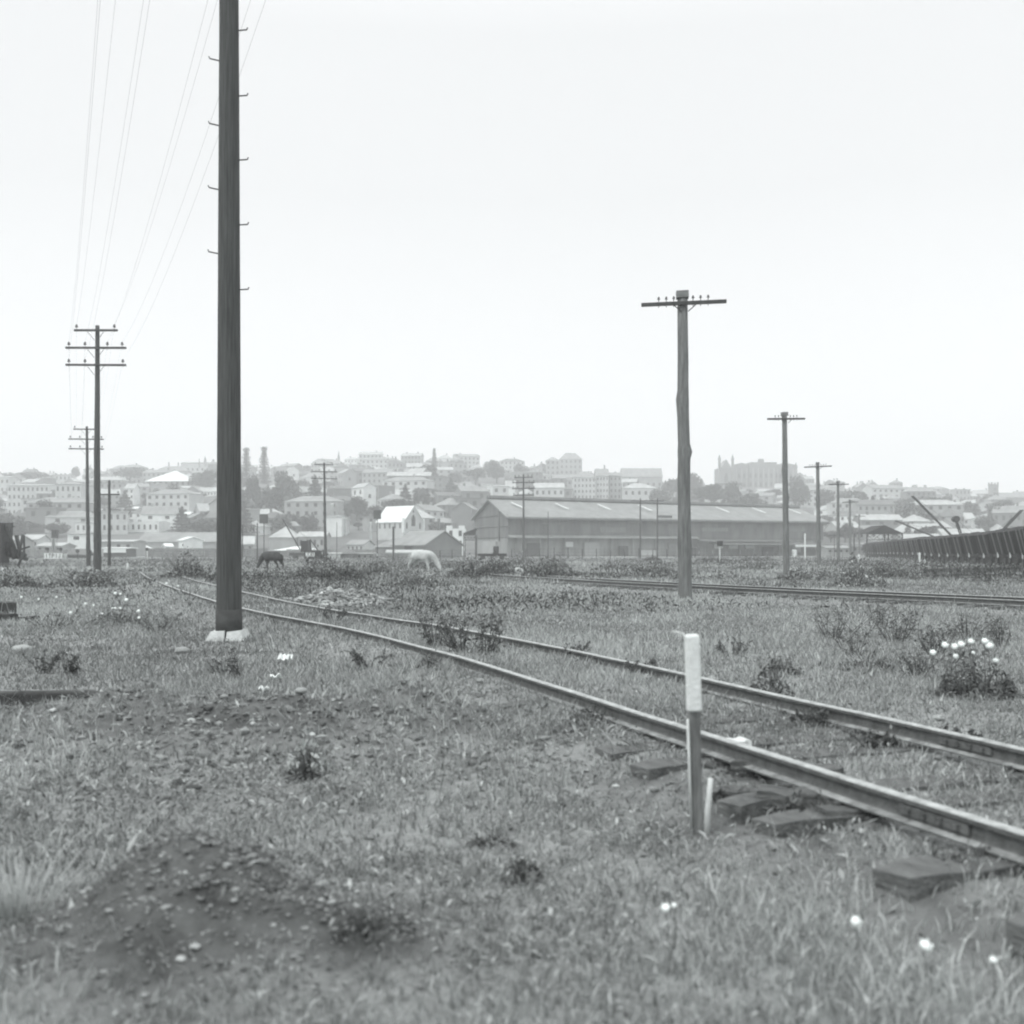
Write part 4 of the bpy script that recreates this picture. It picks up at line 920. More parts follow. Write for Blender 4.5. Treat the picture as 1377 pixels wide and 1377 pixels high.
# chapel
def pitched34(name, label, pxc, base, Y, L, W, hw, hr, rot, wall, roof, deep=3, ov=.4):
    z0 = wz(base, Y); e = empty(name, (wx(pxc, Y), Y, z0), rot, label, 'building'); w, r = gable_geo(L, W, hw, hr, 0, ov, -deep); w.build('wall', WALL[wall], e); r.build('roof', ROOF[roof], e); return e
ch = pitched34('chapel', 'small chapel with a brilliant white roof and arched window in its gable', 538, 713, 345, 11.4, 8.6, 2.6, 7.2, R(-39), .52, .8)
def arch(parent, x, y, z, w, h, face, m=M_glass):
    mb = MB(); pts = [(-w / 2, 0), (w / 2, 0), (w / 2, h * .6), (w * .28, h * .85), (0, h), (-w * .28, h * .85), (-w / 2, h * .6)]
    V = [(px_, -.08, pz) for px_, pz in pts] + [(px_, .08, pz) for px_, pz in pts]; n = len(pts)
    mb.add(V, [tuple(range(n)), tuple(range(2 * n - 1, n - 1, -1))] + [(i, i + n, (i + 1) % n + n, (i + 1) % n) for i in range(n)])
    o = mb.build('window', m, parent, (x, y, z)); o.rotation_euler = (0, 0, face); return o
arch(ch, 5.7, 0, 1.2, 1.5, 3.6, R(90)); arch(ch, 5.7, 0, 5.3, .5, .9, R(90))
for yy in (-2.9, 2.9): arch(ch, 5.7, yy, .4, .6, 2, R(90))
for i in range(5): arch(ch, -4.5 + 2.2 * i, -4.3, .5, .6, 1.7, 0)
for yy in (-4.4, 4.4): MB().box((5.7, yy, 1.4), (.7, .5, 4.4)).build('buttress', WALL[.75], ch)
# dark low shed in front
ds = pitched34('workshop', 'low dark workshop with hipped wing in front of the chapel', 575, 750, 232, 9.6, 10.6, 2.6, 5.4, R(-42), .2, .26)
w2, r2_ = gable_geo(12, 7, 2.4, 4.3, 3.0, .4, -1); w2.build('wall', WALL[.2], ds).location = (-9, 2.2, 0)
r2_.build('roof', ROOF[.26], ds).location = (-9, 2.2, 0)
MB().box((0, -5.4, 2.2), (2.2, .2, .9)).build('window', M_glass, ds)
pb('shed', 'low lean-to tucked against the dark workshop', 596, 617, 746, 738, 735, 5, .34, .26, Y=238)
pb('shed', 'long low shed front with a bright awning behind the pale horse', 522, 566, 751, 744, 741, 4, .34, .42, Y=215)
hc = pb('house', 'square white house with battlements beside the big shed', 601, 626, 738, 711, 710, 8, .75, .42, Y=320, cols=2, rows=2, parapet=True, ww=.9, wh=1.6)
chimney_stack(590, 738, 697, 4.5, 300, 'dark conical stack between the chapel and the battlemented house', .2)
pb('house', 'tall white cube-like house above the gable of the big shed', 647, 662, 680, 652, 651.5, 8, .75, .42, cols=2, rows=1, wh=3)
pb('house', 'low pale wing linked to the tall white cube house', 662, 684, 676, 654, 653, 8, .52, .42, cols=2, rows=2)
pb('house', 'white gable-ended house right of the cube house'.replace('right of', 'across the wing from'), 680, 693, 672, 655, 647, 7, .75, .42, R(0), hip=0)
pb('tower_block', 'tallest skyline block, its higher bay under a hipped roof', 752, 782, 646, 617, 609, 16, .34, .26, hip=5, cols=5, rows=4)
pb('tower_block', 'lower bay of the tallest skyline block', 734, 752, 646, 619, 615, 14, .34, .26, hip=4, cols=3, rows=4)
pb('apartment_block', 'broad pale block with many bays above the big shed roof', 770, 800, 680, 642, 634, 14, .52, .26, hip=4, cols=6, rows=5)
pb('apartment_block', 'pale block topped by a square dark roof above the big shed', 800.5, 817, 680, 640, 631, 14, .52, .26, hip=0, cols=4, rows=5, chim=1, chh=2)
pb('apartment_block', 'grey recessed block beside the long gabled hall', 818, 834, 680, 640, 636, 14, .34, .26, cols=3, rows=5)
pb('hall', 'long hall with a steep gabled roof on the crest', 835, 889, 662, 641, 630, 16, .34, .26, cols=7, rows=1, hip=0)
pb('house', 'pale stepped house front below the long gabled hall', 836, 880, 684, 656, 650, 12, .52, .42, cols=5, rows=2, hip=-1)
pb('house', 'white gabled villa below the tallest skyline block', 718, 758, 682, 656, 650, 12, .52, .42, cols=5, rows=2)
pb('house', 'grey villa between the white villa and the bayed block', 756, 769, 680, 658, 655, 9, .2, .14, cols=1, rows=2)
# hilltop college
YC = 885.0; CS = YC / F
col = empty('college', (wx(1020, YC), YC + 12, wz(664, YC)), 0, 'grey turreted college crowning the hill behind the second capped pole', 'college')
cz = wz(664, YC)
def cbox(px0, px1, ytop, d=14, yo=0, mname='wall', par=None, roof=None):
    h = wz(ytop, YC) - cz; L_ = (px1 - px0) * CS; x = ((px0 + px1) / 2 - 1020) * CS
    o = MB().box((x, yo, h / 2 - 3), (L_, d, h + 6)).build(mname, WALL[.2], col); return o
cbox(967, 990, 629, 18); cbox(990.2, 1010, 623.5, 12, 2); cbox(1010.2, 1046, 621, 15, -1); cbox(1046.2, 1073, 624, 12, 2); cbox(1073.2, 1090, 640, 12, 4, 'wing'); cbox(1024, 1030, 616, 6, -1.6, 'chimney')
def tri(px0, px1, ye, yr, d, yo, par=col):
    x0, x1 = (px0 - 1020) * CS, (px1 - 1020) * CS; a, b = wz(ye, YC) - cz, wz(yr, YC) - cz
    MB().add([(x0, yo - d / 2, a), (x1, yo - d / 2, a), ((x0 + x1) / 2, yo - d / 2, b), (x0, yo + d / 2, a), (x1, yo + d / 2, a), ((x0 + x1) / 2, yo + d / 2, b)], [(0, 1, 2), (5, 4, 3), (0, 2, 5, 3), (1, 4, 5, 2), (0, 3, 4, 1)]).build('roof', ROOF[.26], par)
tri(971, 985, 629, 617, 17, 0); tri(1046, 1073, 624, 621, 12, 2); tri(990, 1010, 623.6, 621, 12, 2); tri(1073, 1088, 640, 634, 12, 4)
for px, yt in ((968.3, 610), (986, 610), (1071.5, 621)):
    x = (px - 1020) * CS; h = wz(yt + 7, YC) - cz; ht_ = wz(yt, YC) - cz; tw = MB()
    tw.tube([(x, -9.4, -4), (x, -9.4, h)], 1.15, 8, 0, smooth=False); tw.tube([(x, -9.4, h), (x, -9.4, h + .5), (x, -9.4, h + .6), (x, -9.4, ht_)], [1.4, 1.4, 1.1, .08], 8, 0, smooth=False); tw.build('turret', WALL[.2], col)
for i in range(12):
    x = (993 + i * 7 - 1020) * CS; hh = (wz(626, YC) - cz)
    MB().box((x, -8.8 if 1010 < 993 + i * 7 < 1046 else -4.4, hh / 2 - 2), (.7, 1.1, hh)).build('buttress', WALL[.34], col)
for i in range(11):
    x = (996.5 + i * 7 - 1020) * CS; yy = -8.6 if 1010 < 996.5 + i * 7 < 1046 else -4.1
    for zz in (6, 13): arch(col, x, yy, zz, 1.3, 4, 0)
arch(col, (977.5 - 1020) * CS, -9.1, 8, 3.2, 9, 0)
pb('house', 'pale house under the college, at the big shed ridge', 1018, 1034, 668, 661, 658, 8, .75, .42, cols=3, rows=1)
pb('villa', 'dome-topped dark villa on the skyline behind the third capped pole', 1104, 1130, 670, 655, 650, 12, .34, .26, hip=-1, cols=4, rows=1)
dm = [o for o in bpy.data.objects if str(o.get('label', '')).startswith('dome-topped')][0]
mbd = MB(); mbd.tube([(0, 0, 0), (0, 0, 1.3), (0, 0, 2.6), (0, 0, 3.6), (0, 0, 4.1)], [3.9, 3.8, 3.1, 1.8, .3], 14); mbd.build('dome', ROOF[.14], dm, (-.5, 0, wz(653, dm.location.y) - dm.location.z))
pb('school', 'very long low school with cupolas on the skyline', 1176, 1260, 676, 664.5, 655, 18, .34, .26, hip=6, cols=16, rows=1)
pb('house', 'small annex joined to the near end of the long hilltop school'.replace('near', 'lower'), 1162, 1175.5, 676, 661, 656, 12, .34, .26, hip=-1, cols=3, rows=1)
sc_ = [o for o in bpy.data.objects if str(o.get('label', '')).startswith('very long low school')][0]
for px, wv in ((1186, 5), (1230, 5), (1244, 2)):
    ys_ = sc_.location.y; x = (px - 1218) * ys_ / F; h0 = wz(656.5, ys_) - sc_.location.z; MB().box((x, 0, h0 + .6), (wv * ys_ / F, 2.4, 3.2)).build('cupola', WALL[.34], sc_)
pb('church', 'square church tower on the skyline near the frame edge', 1331, 1340.5, 676, 652, 651.5, 6, .2, .14, cols=1, rows=2)
ct = [o for o in bpy.data.objects if str(o.get('label', '')).startswith('square church tower')][0]
for sx_ in (-1, 1):
    for sy_ in (-1, 1): MB().box((sx_ * 2.3, sy_ * 2.6, wz(650.5, ct.location.y) - ct.location.z), (.9, .9, 2.2)).build('pinnacle', WALL[.2], ct)
pb('church', 'long dark nave stretching past the square tower', 1341, 1400, 684, 669, 663, 14, .2, .26, cols=6, rows=1)
pb('house', 'dark gabled building joined to the church tower', 1317, 1330.5, 684, 672, 666, 12, .2, .26, cols=2, rows=1)
pb('house', 'bright white house with a parapet just above the wagons', 1324, 1346, 712, 693, 692, 9, .75, .8, cols=0)
pb('house', 'low white house beside the parapet house above the wagons', 1311, 1323.5, 712, 698, 697, 8, .75, .8, cols=2, rows=1)
pb('house', 'pale roofed house above the wagons below the round tree', 1282, 1306, 706, 698, 690, 9, .52, .42, cols=3, rows=1)
pb('terrace', 'white streaked terrace below the long hilltop school', 1248, 1284, 694, 688, 685, 8, .75, .42, cols=7, rows=1)
pb('house', 'brilliant white gable beyond the third capped pole', 1110, 1118, 690, 685, 682, 6, .75, .8)

# ------------------------------------------------------------------ the big shed
Ya, Yb = 250.0, 292.0
A = Vector((wx(683, Ya), Ya, 0)); B = Vector((wx(1107, Yb), Yb, 0)); d = (B - A); Ls = d.length; ang = math.atan2(d.y, d.x)
nrm = Vector((-math.sin(ang), math.cos(ang), 0))
hwall = wz(694.5, Ya)
# gable end width chosen so that its far corner shows at column 638
G = None
for k in range(1, 600):
    q = A + nrm * (k * .1) 
    if q.x / q.y * F + CX < 638: G = k * .1; break
# far corner falls further back: skew the end wall instead
Wd = 24.0; bestt = None
for deg in range(-65, 75):
    v = Matrix.Rotation(R(deg), 3, 'Z') @ nrm; q = A + v * Wd
    if q.x / q.y * F + CX < 640: bestt = v; break
FARC = A + bestt * Wd; FARB = B + bestt * Wd
big_shed = empty('railway_shed', (A.x, A.y, 0), 0, 'huge corrugated iron shed with a long pale roof across the yard', 'shed')
o_ = A
RA = (A + FARC) / 2; RB = (B + FARB) / 2; zr = wz(673.5, RA.y); zrB = zr - .6
M_shedw = corrugated('shed_wall_iron', .15, .8, 0, .35); M_shedr = corrugated('shed_roof_iron', .25, 1.4, 0, .2)
def rel(v, z): return (v.x - o_.x, v.y - o_.y, z)
low = 4.2
mb = MB(); mb.add([rel(A, low), rel(B, low), rel(B, hwall), rel(A, hwall), rel(FARC, low), rel(FARB, low), rel(FARB, hwall), rel(FARC, hwall), rel(RA, zr), rel(RB, zrB)],
      [(0, 1, 2, 3), (5, 4, 7, 6), (4, 0, 3, 8, 7), (1, 5, 6, 9, 2)])
mb.build('wall', M_shedw, big_shed)
mb = MB(); u = d.normalized(); e0 = A - u * .8 - bestt * 1.0; e1 = B + u * 1.2 - bestt * 1.0; f0 = FARC - u * .8 + bestt; f1 = FARB + u * 1.2 + bestt; r0 = RA - u * .8; r1_ = RB + u * .5; t_ = .3
he = hwall - .35
V = [rel(e0, he), rel(e1, he), rel(r1_, zrB + .2), rel(r0, zr + .2), rel(f1, he), rel(f0, he)]; V2 = [(x, y, z + t_) for x, y, z in V]
mb.add(V + V2, [(0, 3, 2, 1), (3, 5, 4, 2), (6, 7, 8, 9), (9, 8, 10, 11), (0, 1, 7, 6), (4, 5, 11, 10), (1, 2, 8, 7), (2, 4, 10, 8), (3, 0, 6, 9), (5, 3, 9, 11)])
rf_ = mb.build('roof', M_shedr, big_shed)
MB().tube([rel(r0, zr + .75), rel(r1_, zrB + .75)], .62, 6, smooth=False).build('ridge_vent', ROOF[.14], rf_)
MB().tube([rel(e0, he - .1), rel(e1, he - .1)], .25, 6, smooth=False).build('gutter', ROOF[.14], rf_)
for i in range(8):
    t = .06 + i * .125; p = (e0.lerp(e1, t)) * .45 + (r0.lerp(r1_, t)) * .55; z = he * .45 + (zr + .3) * .55 + .55; sl = math.atan2(zr - he, 12)
    o = MB().box((0, 0, 0), (.5, 4.2, .12)).build('skylight', ROOF[.8], rf_, rel(p, z + .1)); o.rotation_euler = (sl, 0, math.atan2(bestt.y, bestt.x) - math.pi / 2 + .5)
# lower wall: recessed boards behind an open lower storey, lean-to awnings and posts
M_low = corrugated('shed_lower_iron', .26, .8, 0, .3)
def alongA(t, out=0.0): p = A + d * t; return p - Vector((-math.sin(ang), math.cos(ang), 0)) * out
mb = MB(); a0 = A + nrm * .25; b0 = B + nrm * .25; c0 = FARC + u * .2; mb.add([rel(a0, -.3), rel(b0, -.3), rel(b0, low + .1), rel(a0, low + .1), rel(c0, -.3), rel(c0, low + .1)], [(0, 1, 2, 3), (4, 0, 3, 5)]); mb.build('lower_wall', M_low, big_shed)
for (t0_, t1_, zt_, out, m) in [(.0, .56, 4.4, 1.2, ROOF[.26]), (.56, .86, 3.7, 2.6, ROOF[.14]), (.60, 1.1, 2.95, 5.5, ROOF[.14])]:
    p0, p1 = alongA(t0_, 0), alongA(t1_, 0); q0, q1 = alongA(t0_, out), alongA(t1_, out)
    MB().add([rel(p0, zt_ + .5), rel(p1, zt_ + .5), rel(q1, zt_), rel(q0, zt_), rel(p0, zt_ + .3), rel(p1, zt_ + .3), rel(q1, zt_ - .2), rel(q0, zt_ - .2)], [(0, 1, 2, 3), (7, 6, 5, 4), (3, 2, 6, 7), (0, 3, 7, 4), (1, 5, 6, 2)]).build('awning', m, big_shed)
MB().box((0, 0, 0), ((1103 - 1062) / F * 275, .2, .55)).build('fascia', M_white, big_shed, rel(Vector((wx(1086, 272), 272, 0)), wz(734, 272))).rotation_euler = (0, 0, ang)
for i in range(15):
    q = alongA(.02 + i * .068, .15); MB().box((0, 0, low / 2), (.35, .3, low)).build('pillar', WALL[.34] if i % 2 else WALL[.2], big_shed, rel(q, 0))
for i, t in enumerate((.63, .68, .735, .9)):
    q = alongA(t, .35); MB().box((0, 0, 0), (2.6, .2, 1.5)).build('window', WALL[.75] if i < 3 else WALL[.52], big_shed, rel(q, 2.6 if i < 3 else 1.7)).rotation_euler = (0, 0, ang)
for t, wv_, hv_, zv_, tn_ in ((.07, 3.2, 3, 1.6, .1), (.17, 2, 1.2, 2.8, .52), (.235, 4, 3.2, 1.7, .34), (.33, 2.6, 2.4, 1.3, .1), (.41, 5, 1.3, .8, .52), (.48, 2.2, 3, 1.6, .2), (.55, 3.5, 2, 1.1, .1), (.8, 3.4, 2.2, 1.2, .1), (.95, 3, 2.2, 1.2, .2)):
    q = alongA(t, .2); MB().box((0, 0, 0), (wv_, .22, hv_)).build('door', WALL[tn_], big_shed, rel(q, zv_)).rotation_euler = (0, 0, ang)
for t, zv_, wv_, hv_, tn_ in ((.12, 8.2, 5, 1.6, .2), (.3, 6.3, 7, 1.2, .34), (.46, 8.9, 4, 2, .1), (.62, 6.6, 8, .9, .34), (.74, 8.0, 4, 1.8, .2), (.9, 7.0, 6, 1.4, .34)):
    q = alongA(t, .02); MB().box((0, 0, 0), (wv_, .1, hv_)).build('patch', corrugated('patch_%d' % int(tn_ * 100), {.1: .12, .2: .17, .34: .2}[tn_], .8, 0, .3), big_shed, rel(q, zv_)).rotation_euler = (0, 0, ang)
# seams and a drainpipe on the end wall
for zz in (9.4, 6.9, 4.4):
    p0 = A - u * .12; p1 = FARC - u * .12; MB().tube([rel(p0, zz), rel(p1, zz)], .12, 4, smooth=False).build('rail_seam', ROOF[.14], big_shed)
pq = A.lerp(FARC, .22) - u * .25; MB().tube([rel(pq, 3.5), rel(pq, 11)], .13, 5).build('drainpipe', ROOF[.14], big_shed)
pq = A.lerp(FARC, .5) - u * .2; MB().box((0, 0, 0), (.2, 9, 3.4)).build('door', WALL[.34], big_shed, rel(pq, 1.9)).rotation_euler = (0, 0, math.atan2(bestt.y, bestt.x) - math.pi / 2)
# open lattice lean-to at the end
def truss_shed(label, px0, px1, yeave, yapex, base, Y, half=False):
    e = empty('open_shed', (wx((px0 + px1) / 2, Y), Y, 0), 0, label, 'shed'); L_ = (px1 - px0) / F * Y; a = L_ / 2; he = wz(yeave, Y); hr = wz(yapex, Y); D = 8
    if half: V = [(-a, 0, he), (a, 0, hr), (a, D, hr), (-a, D, he)]; V += [(x, y, z + .25) for x, y, z in V]; MB().add(V, [(3, 2, 1, 0), (4, 5, 6, 7), (0, 1, 5, 4), (2, 3, 7, 6), (1, 2, 6, 5), (3, 0, 4, 7)]).add([(-a, .05, he), (a, .05, he - .2), (a, .05, hr)], [(0, 1, 2)]).build('roof', M_wag, e)
    else:
        V = [(-a, 0, he), (a, 0, he), (0, 0, hr), (-a, D, he), (a, D, he), (0, D, hr)]; MB().add(V, [(0, 2, 5, 3), (2, 1, 4, 5), (0, 1, 2), (5, 4, 3), (0, 3, 4, 1)]).build('roof', M_wag, e)
    g = MB(); zt = he - .15; dz = (he - 1) * .18; n = max(4, int(L_ / 1.2))
    if half: g.tube([(-a, 0, zt - .6), (a, 0, zt - .6)], .06, 4, smooth=False); 
    g.tube([(-a, .1, zt), (a, .1, zt)], .08, 4, smooth=False); g.tube([(-a, .1, zt - 1.1), (a, .1, zt - 1.1)], .07, 4, smooth=False)
    for i in range(n): x0 = -a + L_ * i / n; x1 = x0 + L_ / n; g.tube([(x0, .1, zt), (x1, .1, zt - 1.1)], .05, 4, smooth=False); g.tube([(x1, .1, zt), (x0, .1, zt - 1.1)], .05, 4, smooth=False)
    g.build('truss', M_iron, e)
    for x, y in ((-a + .1, 0), (a - .1, 0), (-a + .1, D), (a - .1, D), (0, 0)):
        if x == 0 and half: continue
        MB().box((x, y, he / 2), (.22, .22, he)).build('post', M_iron, e)
    return e
truss_shed('open lean-to on latticed posts at the gable of the big shed', 623, 640, 718.5, 712, 750, 240, True)
truss_shed('open shed with a dark gable and lattice girders beyond the line of poles', 1165, 1214, 717, 706, 748, 215)

# ------------------------------------------------------------------ wagons
wg = empty('goods_wagon', (0, 0, 0), 0, 'x', 'wagon', 'hopper wagons in a row')
b = MB(); T, Bt, H0, H1, Wt = 3.15, 2.8, 1.0, 2.72, 1.25
V = [(-Bt, -.9, H0), (Bt, -.9, H0), (Bt, .9, H0), (-Bt, .9, H0), (-T, -Wt, H1), (T, -Wt, H1), (T, Wt, H1), (-T, Wt, H1)]
b.add(V, [(3, 2, 1, 0), (0, 1, 5, 4), (1, 2, 6, 5), (2, 3, 7, 6), (3, 0, 4, 7), (4, 5, 6, 7)])
hop = b.build('hopper', M_wag, wg)
for i in range(7):
    t = i / 6; x0 = -Bt + 2 * (Bt - .3) * t; x1 = x0 + .55 if i else -T
    for s in (-1, 1): MB().tube([(x0, s * .93, H0), (x1, s * (Wt + .04), H1)], .045, 4, smooth=False).build('stanchion', M_wagstrap if i in (1, 4) else M_wag, hop)
cl = MB(); n1, n2 = 12, 6; V = []
for i in range(n1 + 1):
    for j in range(n2 + 1):
        x = -3.0 + 6.0 * i / n1; y = -1.18 + 2.36 * j / n2; ed = min(1, (1 - abs(2 * i / n1 - 1)) * 3) * min(1, (1 - abs(2 * j / n2 - 1)) * 2.2)
        V.append((x, y, H1 + .02 + ed * random.uniform(.1, .45)))
cl.add(V, [(i * (n2 + 1) + j, (i + 1) * (n2 + 1) + j, (i + 1) * (n2 + 1) + j + 1, i * (n2 + 1) + j + 1) for i in range(n1) for j in range(n2)]); cl.build('coal_load', M_coal, wg)
u_ = MB(); u_.box((0, -.75, .92), (6.3, .16, .24)); u_.box((0, .75, .92), (6.3, .16, .24)); u_.box((-3.1, 0, .92), (.16, 2.2, .3)); u_.box((3.1, 0, .92), (.16, 2.2, .3)); u_.box((0, 0, .66), (5.6, 1.2, .55)); u_.build('underframe', M_iron, wg)  # low middle box added to keep the gap under the hopper dark
for x in (-1.9, 1.9):
    for y in (-.72, .72):
        w = MB(); V = []; n = 16
        w.tube([(x, y - .06, .46), (x, y + .06, .46)], .46, n); w.build('wheel', M_iron, wg)
for x in (-3.3, 3.3):
    q = MB()
    for y in (-.7, .7): q.tube([(x - .15 * (1 if x > 0 else -1), y, .95), (x + .1 * (1 if x > 0 else -1), y, .95)], .15, 8)
    q.build('buffer', M_wagstrap, wg)
MB().box((0, -.95, .95), (.5, .05, .42)).build('light_spot', M_wood_pale, wg); MB().box((0, .95, .95), (.5, .05, .42)).build('light_spot', M_wood_pale, wg)  # pale plates standing in for spots of daylight along the row
WLn = arclen(WL); s = 0.0; i = 0; tot = WLn[-1]; pitch = 7.05
ordn = ['first', 'second', 'third', 'fourth', 'fifth', 'sixth', 'seventh', 'eighth', 'ninth', 'tenth', 'eleventh', 'twelfth', 'thirteenth', 'fourteenth', 'fifteenth', 'sixteenth', 'seventeenth', 'eighteenth', 'nineteenth', 'twentieth']
vis = 0; nw = int(tot / pitch)
while s + 3.5 < tot:
    q = s + 3.5; j = int(np.searchsorted(WLn, q)); j = min(j, len(WL) - 2); p = WL[j]; dd = WL[j + 1] - WL[j]
    c = wg if i == 0 else copy_tree(wg); c.name = 'goods_wagon'; c.location = (p[0], p[1], gz1(p[0], p[1])); c.rotation_euler = (0, 0, math.atan2(dd[1], dd[0]) + random.uniform(-.01, .01))
    inframe = (p[0] / p[1] * F + CX) < 1385
    rem = nw - i
    if not inframe: lab = 'dark loaded hopper wagon at the near end of the row, cut by the frame edge'
    else:
        if vis < 20: lab = 'dark loaded hopper wagon, %s from the frame edge in the long row' % ordn[vis]
        else: lab = 'dark loaded hopper wagon, %s from the far end of the row' % ordn[min(max(rem - 1, 0), 19)]
        vis += 1
    c['label'] = lab; c['category'] = 'wagon'; c['group'] = 'hopper wagons in a row'
    s += pitch; i += 1
# white marker pegs
def peg(px, ybase, ytop, wpx, label, m=None, Y=None, cat='post'):
    Y = Y or EYE / (ybase - HY) * F; w = max(wpx / F * Y, .05); X = wx(px, Y); g = gz1(X, Y); h = wz(ytop, Y) - g
    o = MB(); o.box((0, 0, h / 2 - .1), (w, w, h + .2)); o.add([(-w / 2, -w / 2, h), (w / 2, -w / 2, h), (w / 2, w / 2, h), (-w / 2, w / 2, h), (0, 0, h + w * .6)], [(0, 1, 4), (1, 2, 4), (2, 3, 4), (3, 0, 4)])
    return tag(o.build('marker_peg', m or M_white, None, (X, Y, g)), label, cat)
peg(1236.5, 757, 744, 2.2, 'white peg in front of the hopper wagons', Y=95); peg(1243, 761, 753, 2.4, 'shorter white peg in the grass before the wagons', Y=90)
peg(171.5, 768, 758, 2.2, 'short white peg in the grass past the tall three-armed pole'); peg(1082.5, 755, 718, 1.6, 'tall thin white post against the big shed wall', Y=150)
peg(1155, 752, 746, 2, 'little white peg below the farthest capped pole', Y=150)
# signal boards on posts
def board(px, y0, y1, wpx, ybase, Y, label, m=None, post=None, round_=False):
    e = empty('signal_board', (wx(px, Y), Y, 0), 0, label, 'signal'); h0, h1 = wz(y1, Y), wz(y0, Y); w = wpx / F * Y; zc = (h0 + h1) / 2
    if round_: MB().tube([(0, -.12, zc), (0, -.05, zc)], w / 2, 14, smooth=False).build('disc', m or M_iron, e)
    else:
        MB().box((0, -.1, zc), (w, .1, h1 - h0)).build('board', m or M_iron, e)
    MB().tube([(0, 0, -.2), (0, 0, h1)], .055 if Y < 200 else .08, 6).build('post', post or M_iron, e); return e
gb = mat('grey_board', .12, .8, .2, 1)
board(355, 692, 704, 11.5, 745, 150, 'square grey board on a thin post near the dark horse', gb)
board(507.5, 686, 698, 10, 745, 155, 'square grey board on a thin post before the chapel', gb)
board(968, 727.5, 734.5, 7.5, 755, 120, 'small dark board on a white post before the big shed', M_iron, M_white)
board(1068, 739, 750, 6, 755, 240, 'framed pale notice board under the big shed awning', WALL[.75])
for px, yc, wv, lb in ((64.5, 738.5, 4.5, 'dark disc beside the little sign board, nearer the frame edge'), (82, 738.5, 4.5, 'dark disc beside the little sign board, nearer the poles'), (104.5, 741, 5, 'dark disc over the low gabled shed'), (198, 738.5, 4.5, 'dark round disc on a white post')):
    board(px, yc - 2.3, yc + 2.3, wv, 752, 150, lb, M_iron, M_white if px > 150 else M_iron, True)
chimney_stack(88, 757, 745, 5, 170, 'curved white pipe end beside the little sign board', .75)
# lettered boards
FONT5 = {'I': ['00100'] * 7, 'T': ['11111'] + ['00100'] * 6, 'U': ['10001'] * 6 + ['01110'], 'J': ['00010'] * 5 + ['10010', '01100'], 'O': ['01110'] + ['10001'] * 5 + ['01110'], 'P': ['11110', '10001', '10001', '11110', '10000', '10000', '10000']}
def lettered(px, py, wpx, hpx, Y, text, label):
    w, h = wpx / F * Y, hpx / F * Y; z = wz(py, Y); e = empty('sign_board', (wx(px, Y), Y, 0), 0, label, 'sign')
    MB().box((0, 0, z), (w, .08, h)).build('board', M_white, e)
    n = len(text); cw = w * .92 / n; mb = MB()
    for k, chh in enumerate(text):
        for r_, row in enumerate(FONT5[chh]):
            for q, b_ in enumerate(row):
                if b_ == '1': mb.box((-w * .46 + cw * k + cw * (.14 + .72 * (q + .5) / 5), -.055, z + h * .38 - h * .76 * (r_ + .5) / 7), (cw * .72 / 5, .03, h * .76 / 7))
    mb.build('lettering', M_iron, e)
    for x in (-w * .4, w * .4): MB().box((x, .08, z / 2), (.1, .08, z)).build('post', M_iron, e)
lettered(71.5, 747.5, 24, 7.5, 130, 'ITPIJ', 'white board with worn dark letters near the frame edge')
lettered(417, 745.5, 12, 5.5, 140, 'TU', 'small white board with two worn dark letters by the crane')

# ------------------------------------------------------------------ cranes
def crane(label, px0, py0, px1, py1, Y, r=.14, cabw=2.6, head=False, cab=True):
    e = empty('crane', (wx(px1, Y), Y, 0), 0, label, 'crane'); x0 = wx(px0, Y) - wx(px1, Y); zt, zb = wz(py0, Y), wz(py1, Y)
    dx = x0 / max(zt - zb, .1) * (zb - 1.6)
    j = MB()
    for yy in (-.3, .3): j.tube([(x0, yy, zt), (-dx * 0, yy, zb), (-dx, yy, 1.6)], r * .6, 5, smooth=False)
    n = 9
    for i in range(n): t = (i + .5) / n; j.tube([(x0 * t, -.3, zb + (zt - zb) * t), (x0 * min(1, t + .08), .3, zb + (zt - zb) * min(1, t + .08))], r * .35, 4, smooth=False)
    j.build('jib', M_iron, e)
    if head: MB().tube([(x0, -.5, zt), (x0, .5, zt)], r * 2.6, 12).build('jib_head', M_iron, e)
    if cab:
        MB().box((-dx + 1.0, 0, 2.1), (cabw, 2.2, 1.9)).build('cab', M_wag, e)
        MB().box((-dx + .6, 0, .8), (4.5, 2.2, .5)).build('base', M_iron, e)
        MB().tube([(x0, 0, zt), (-dx + 1.2, 0, 3.6), (-dx + 1.2, 0, 2.9)], .02, 4).build('cable', M_iron, e)
        for sx_ in (-1.4, 1.4): MB().tube([(-dx + .6 + sx_, -1.0, .35), (-dx + .6 + sx_, 1.0, .35)], .35, 10).build('wheel', M_iron, e)
    return e
crane('crane with a long steep jib behind the hopper wagons', 1227, 667, 1274, 715, 190, .2)
crane('crane with a low slanting jib behind the far wagons', 1204, 700, 1240, 715, 240, .25)
crane('crane with a short jib and round head behind the wagons', 1285, 698, 1290, 713, 150, .16, head=True)
crane('crane jib leaning out at the frame edge behind the wagons', 1374, 686, 1357, 704, 130, .16)
crane('yard crane with a thin jib near the dark horse', 380, 698, 402, 736, 190, .1, cabw=1.4)
e = empty('derrick', (wx(417, 160), 160, 0), 0, 'stubby derrick with a raking stay beside the lettered board', 'derrick')
MB().tube([(-.25, 0, 0), (-.1, 0, wz(726, 160))], .2, 6).build('mast', M_iron, e); MB().tube([(0, 0, wz(725, 160)), (1.35, 0, wz(743, 160))], .09, 5).build('stay', M_iron, e)
MB().box((.5, .6, .8), (2.6, 1.6, 1.2)).build('base', M_wag, e)
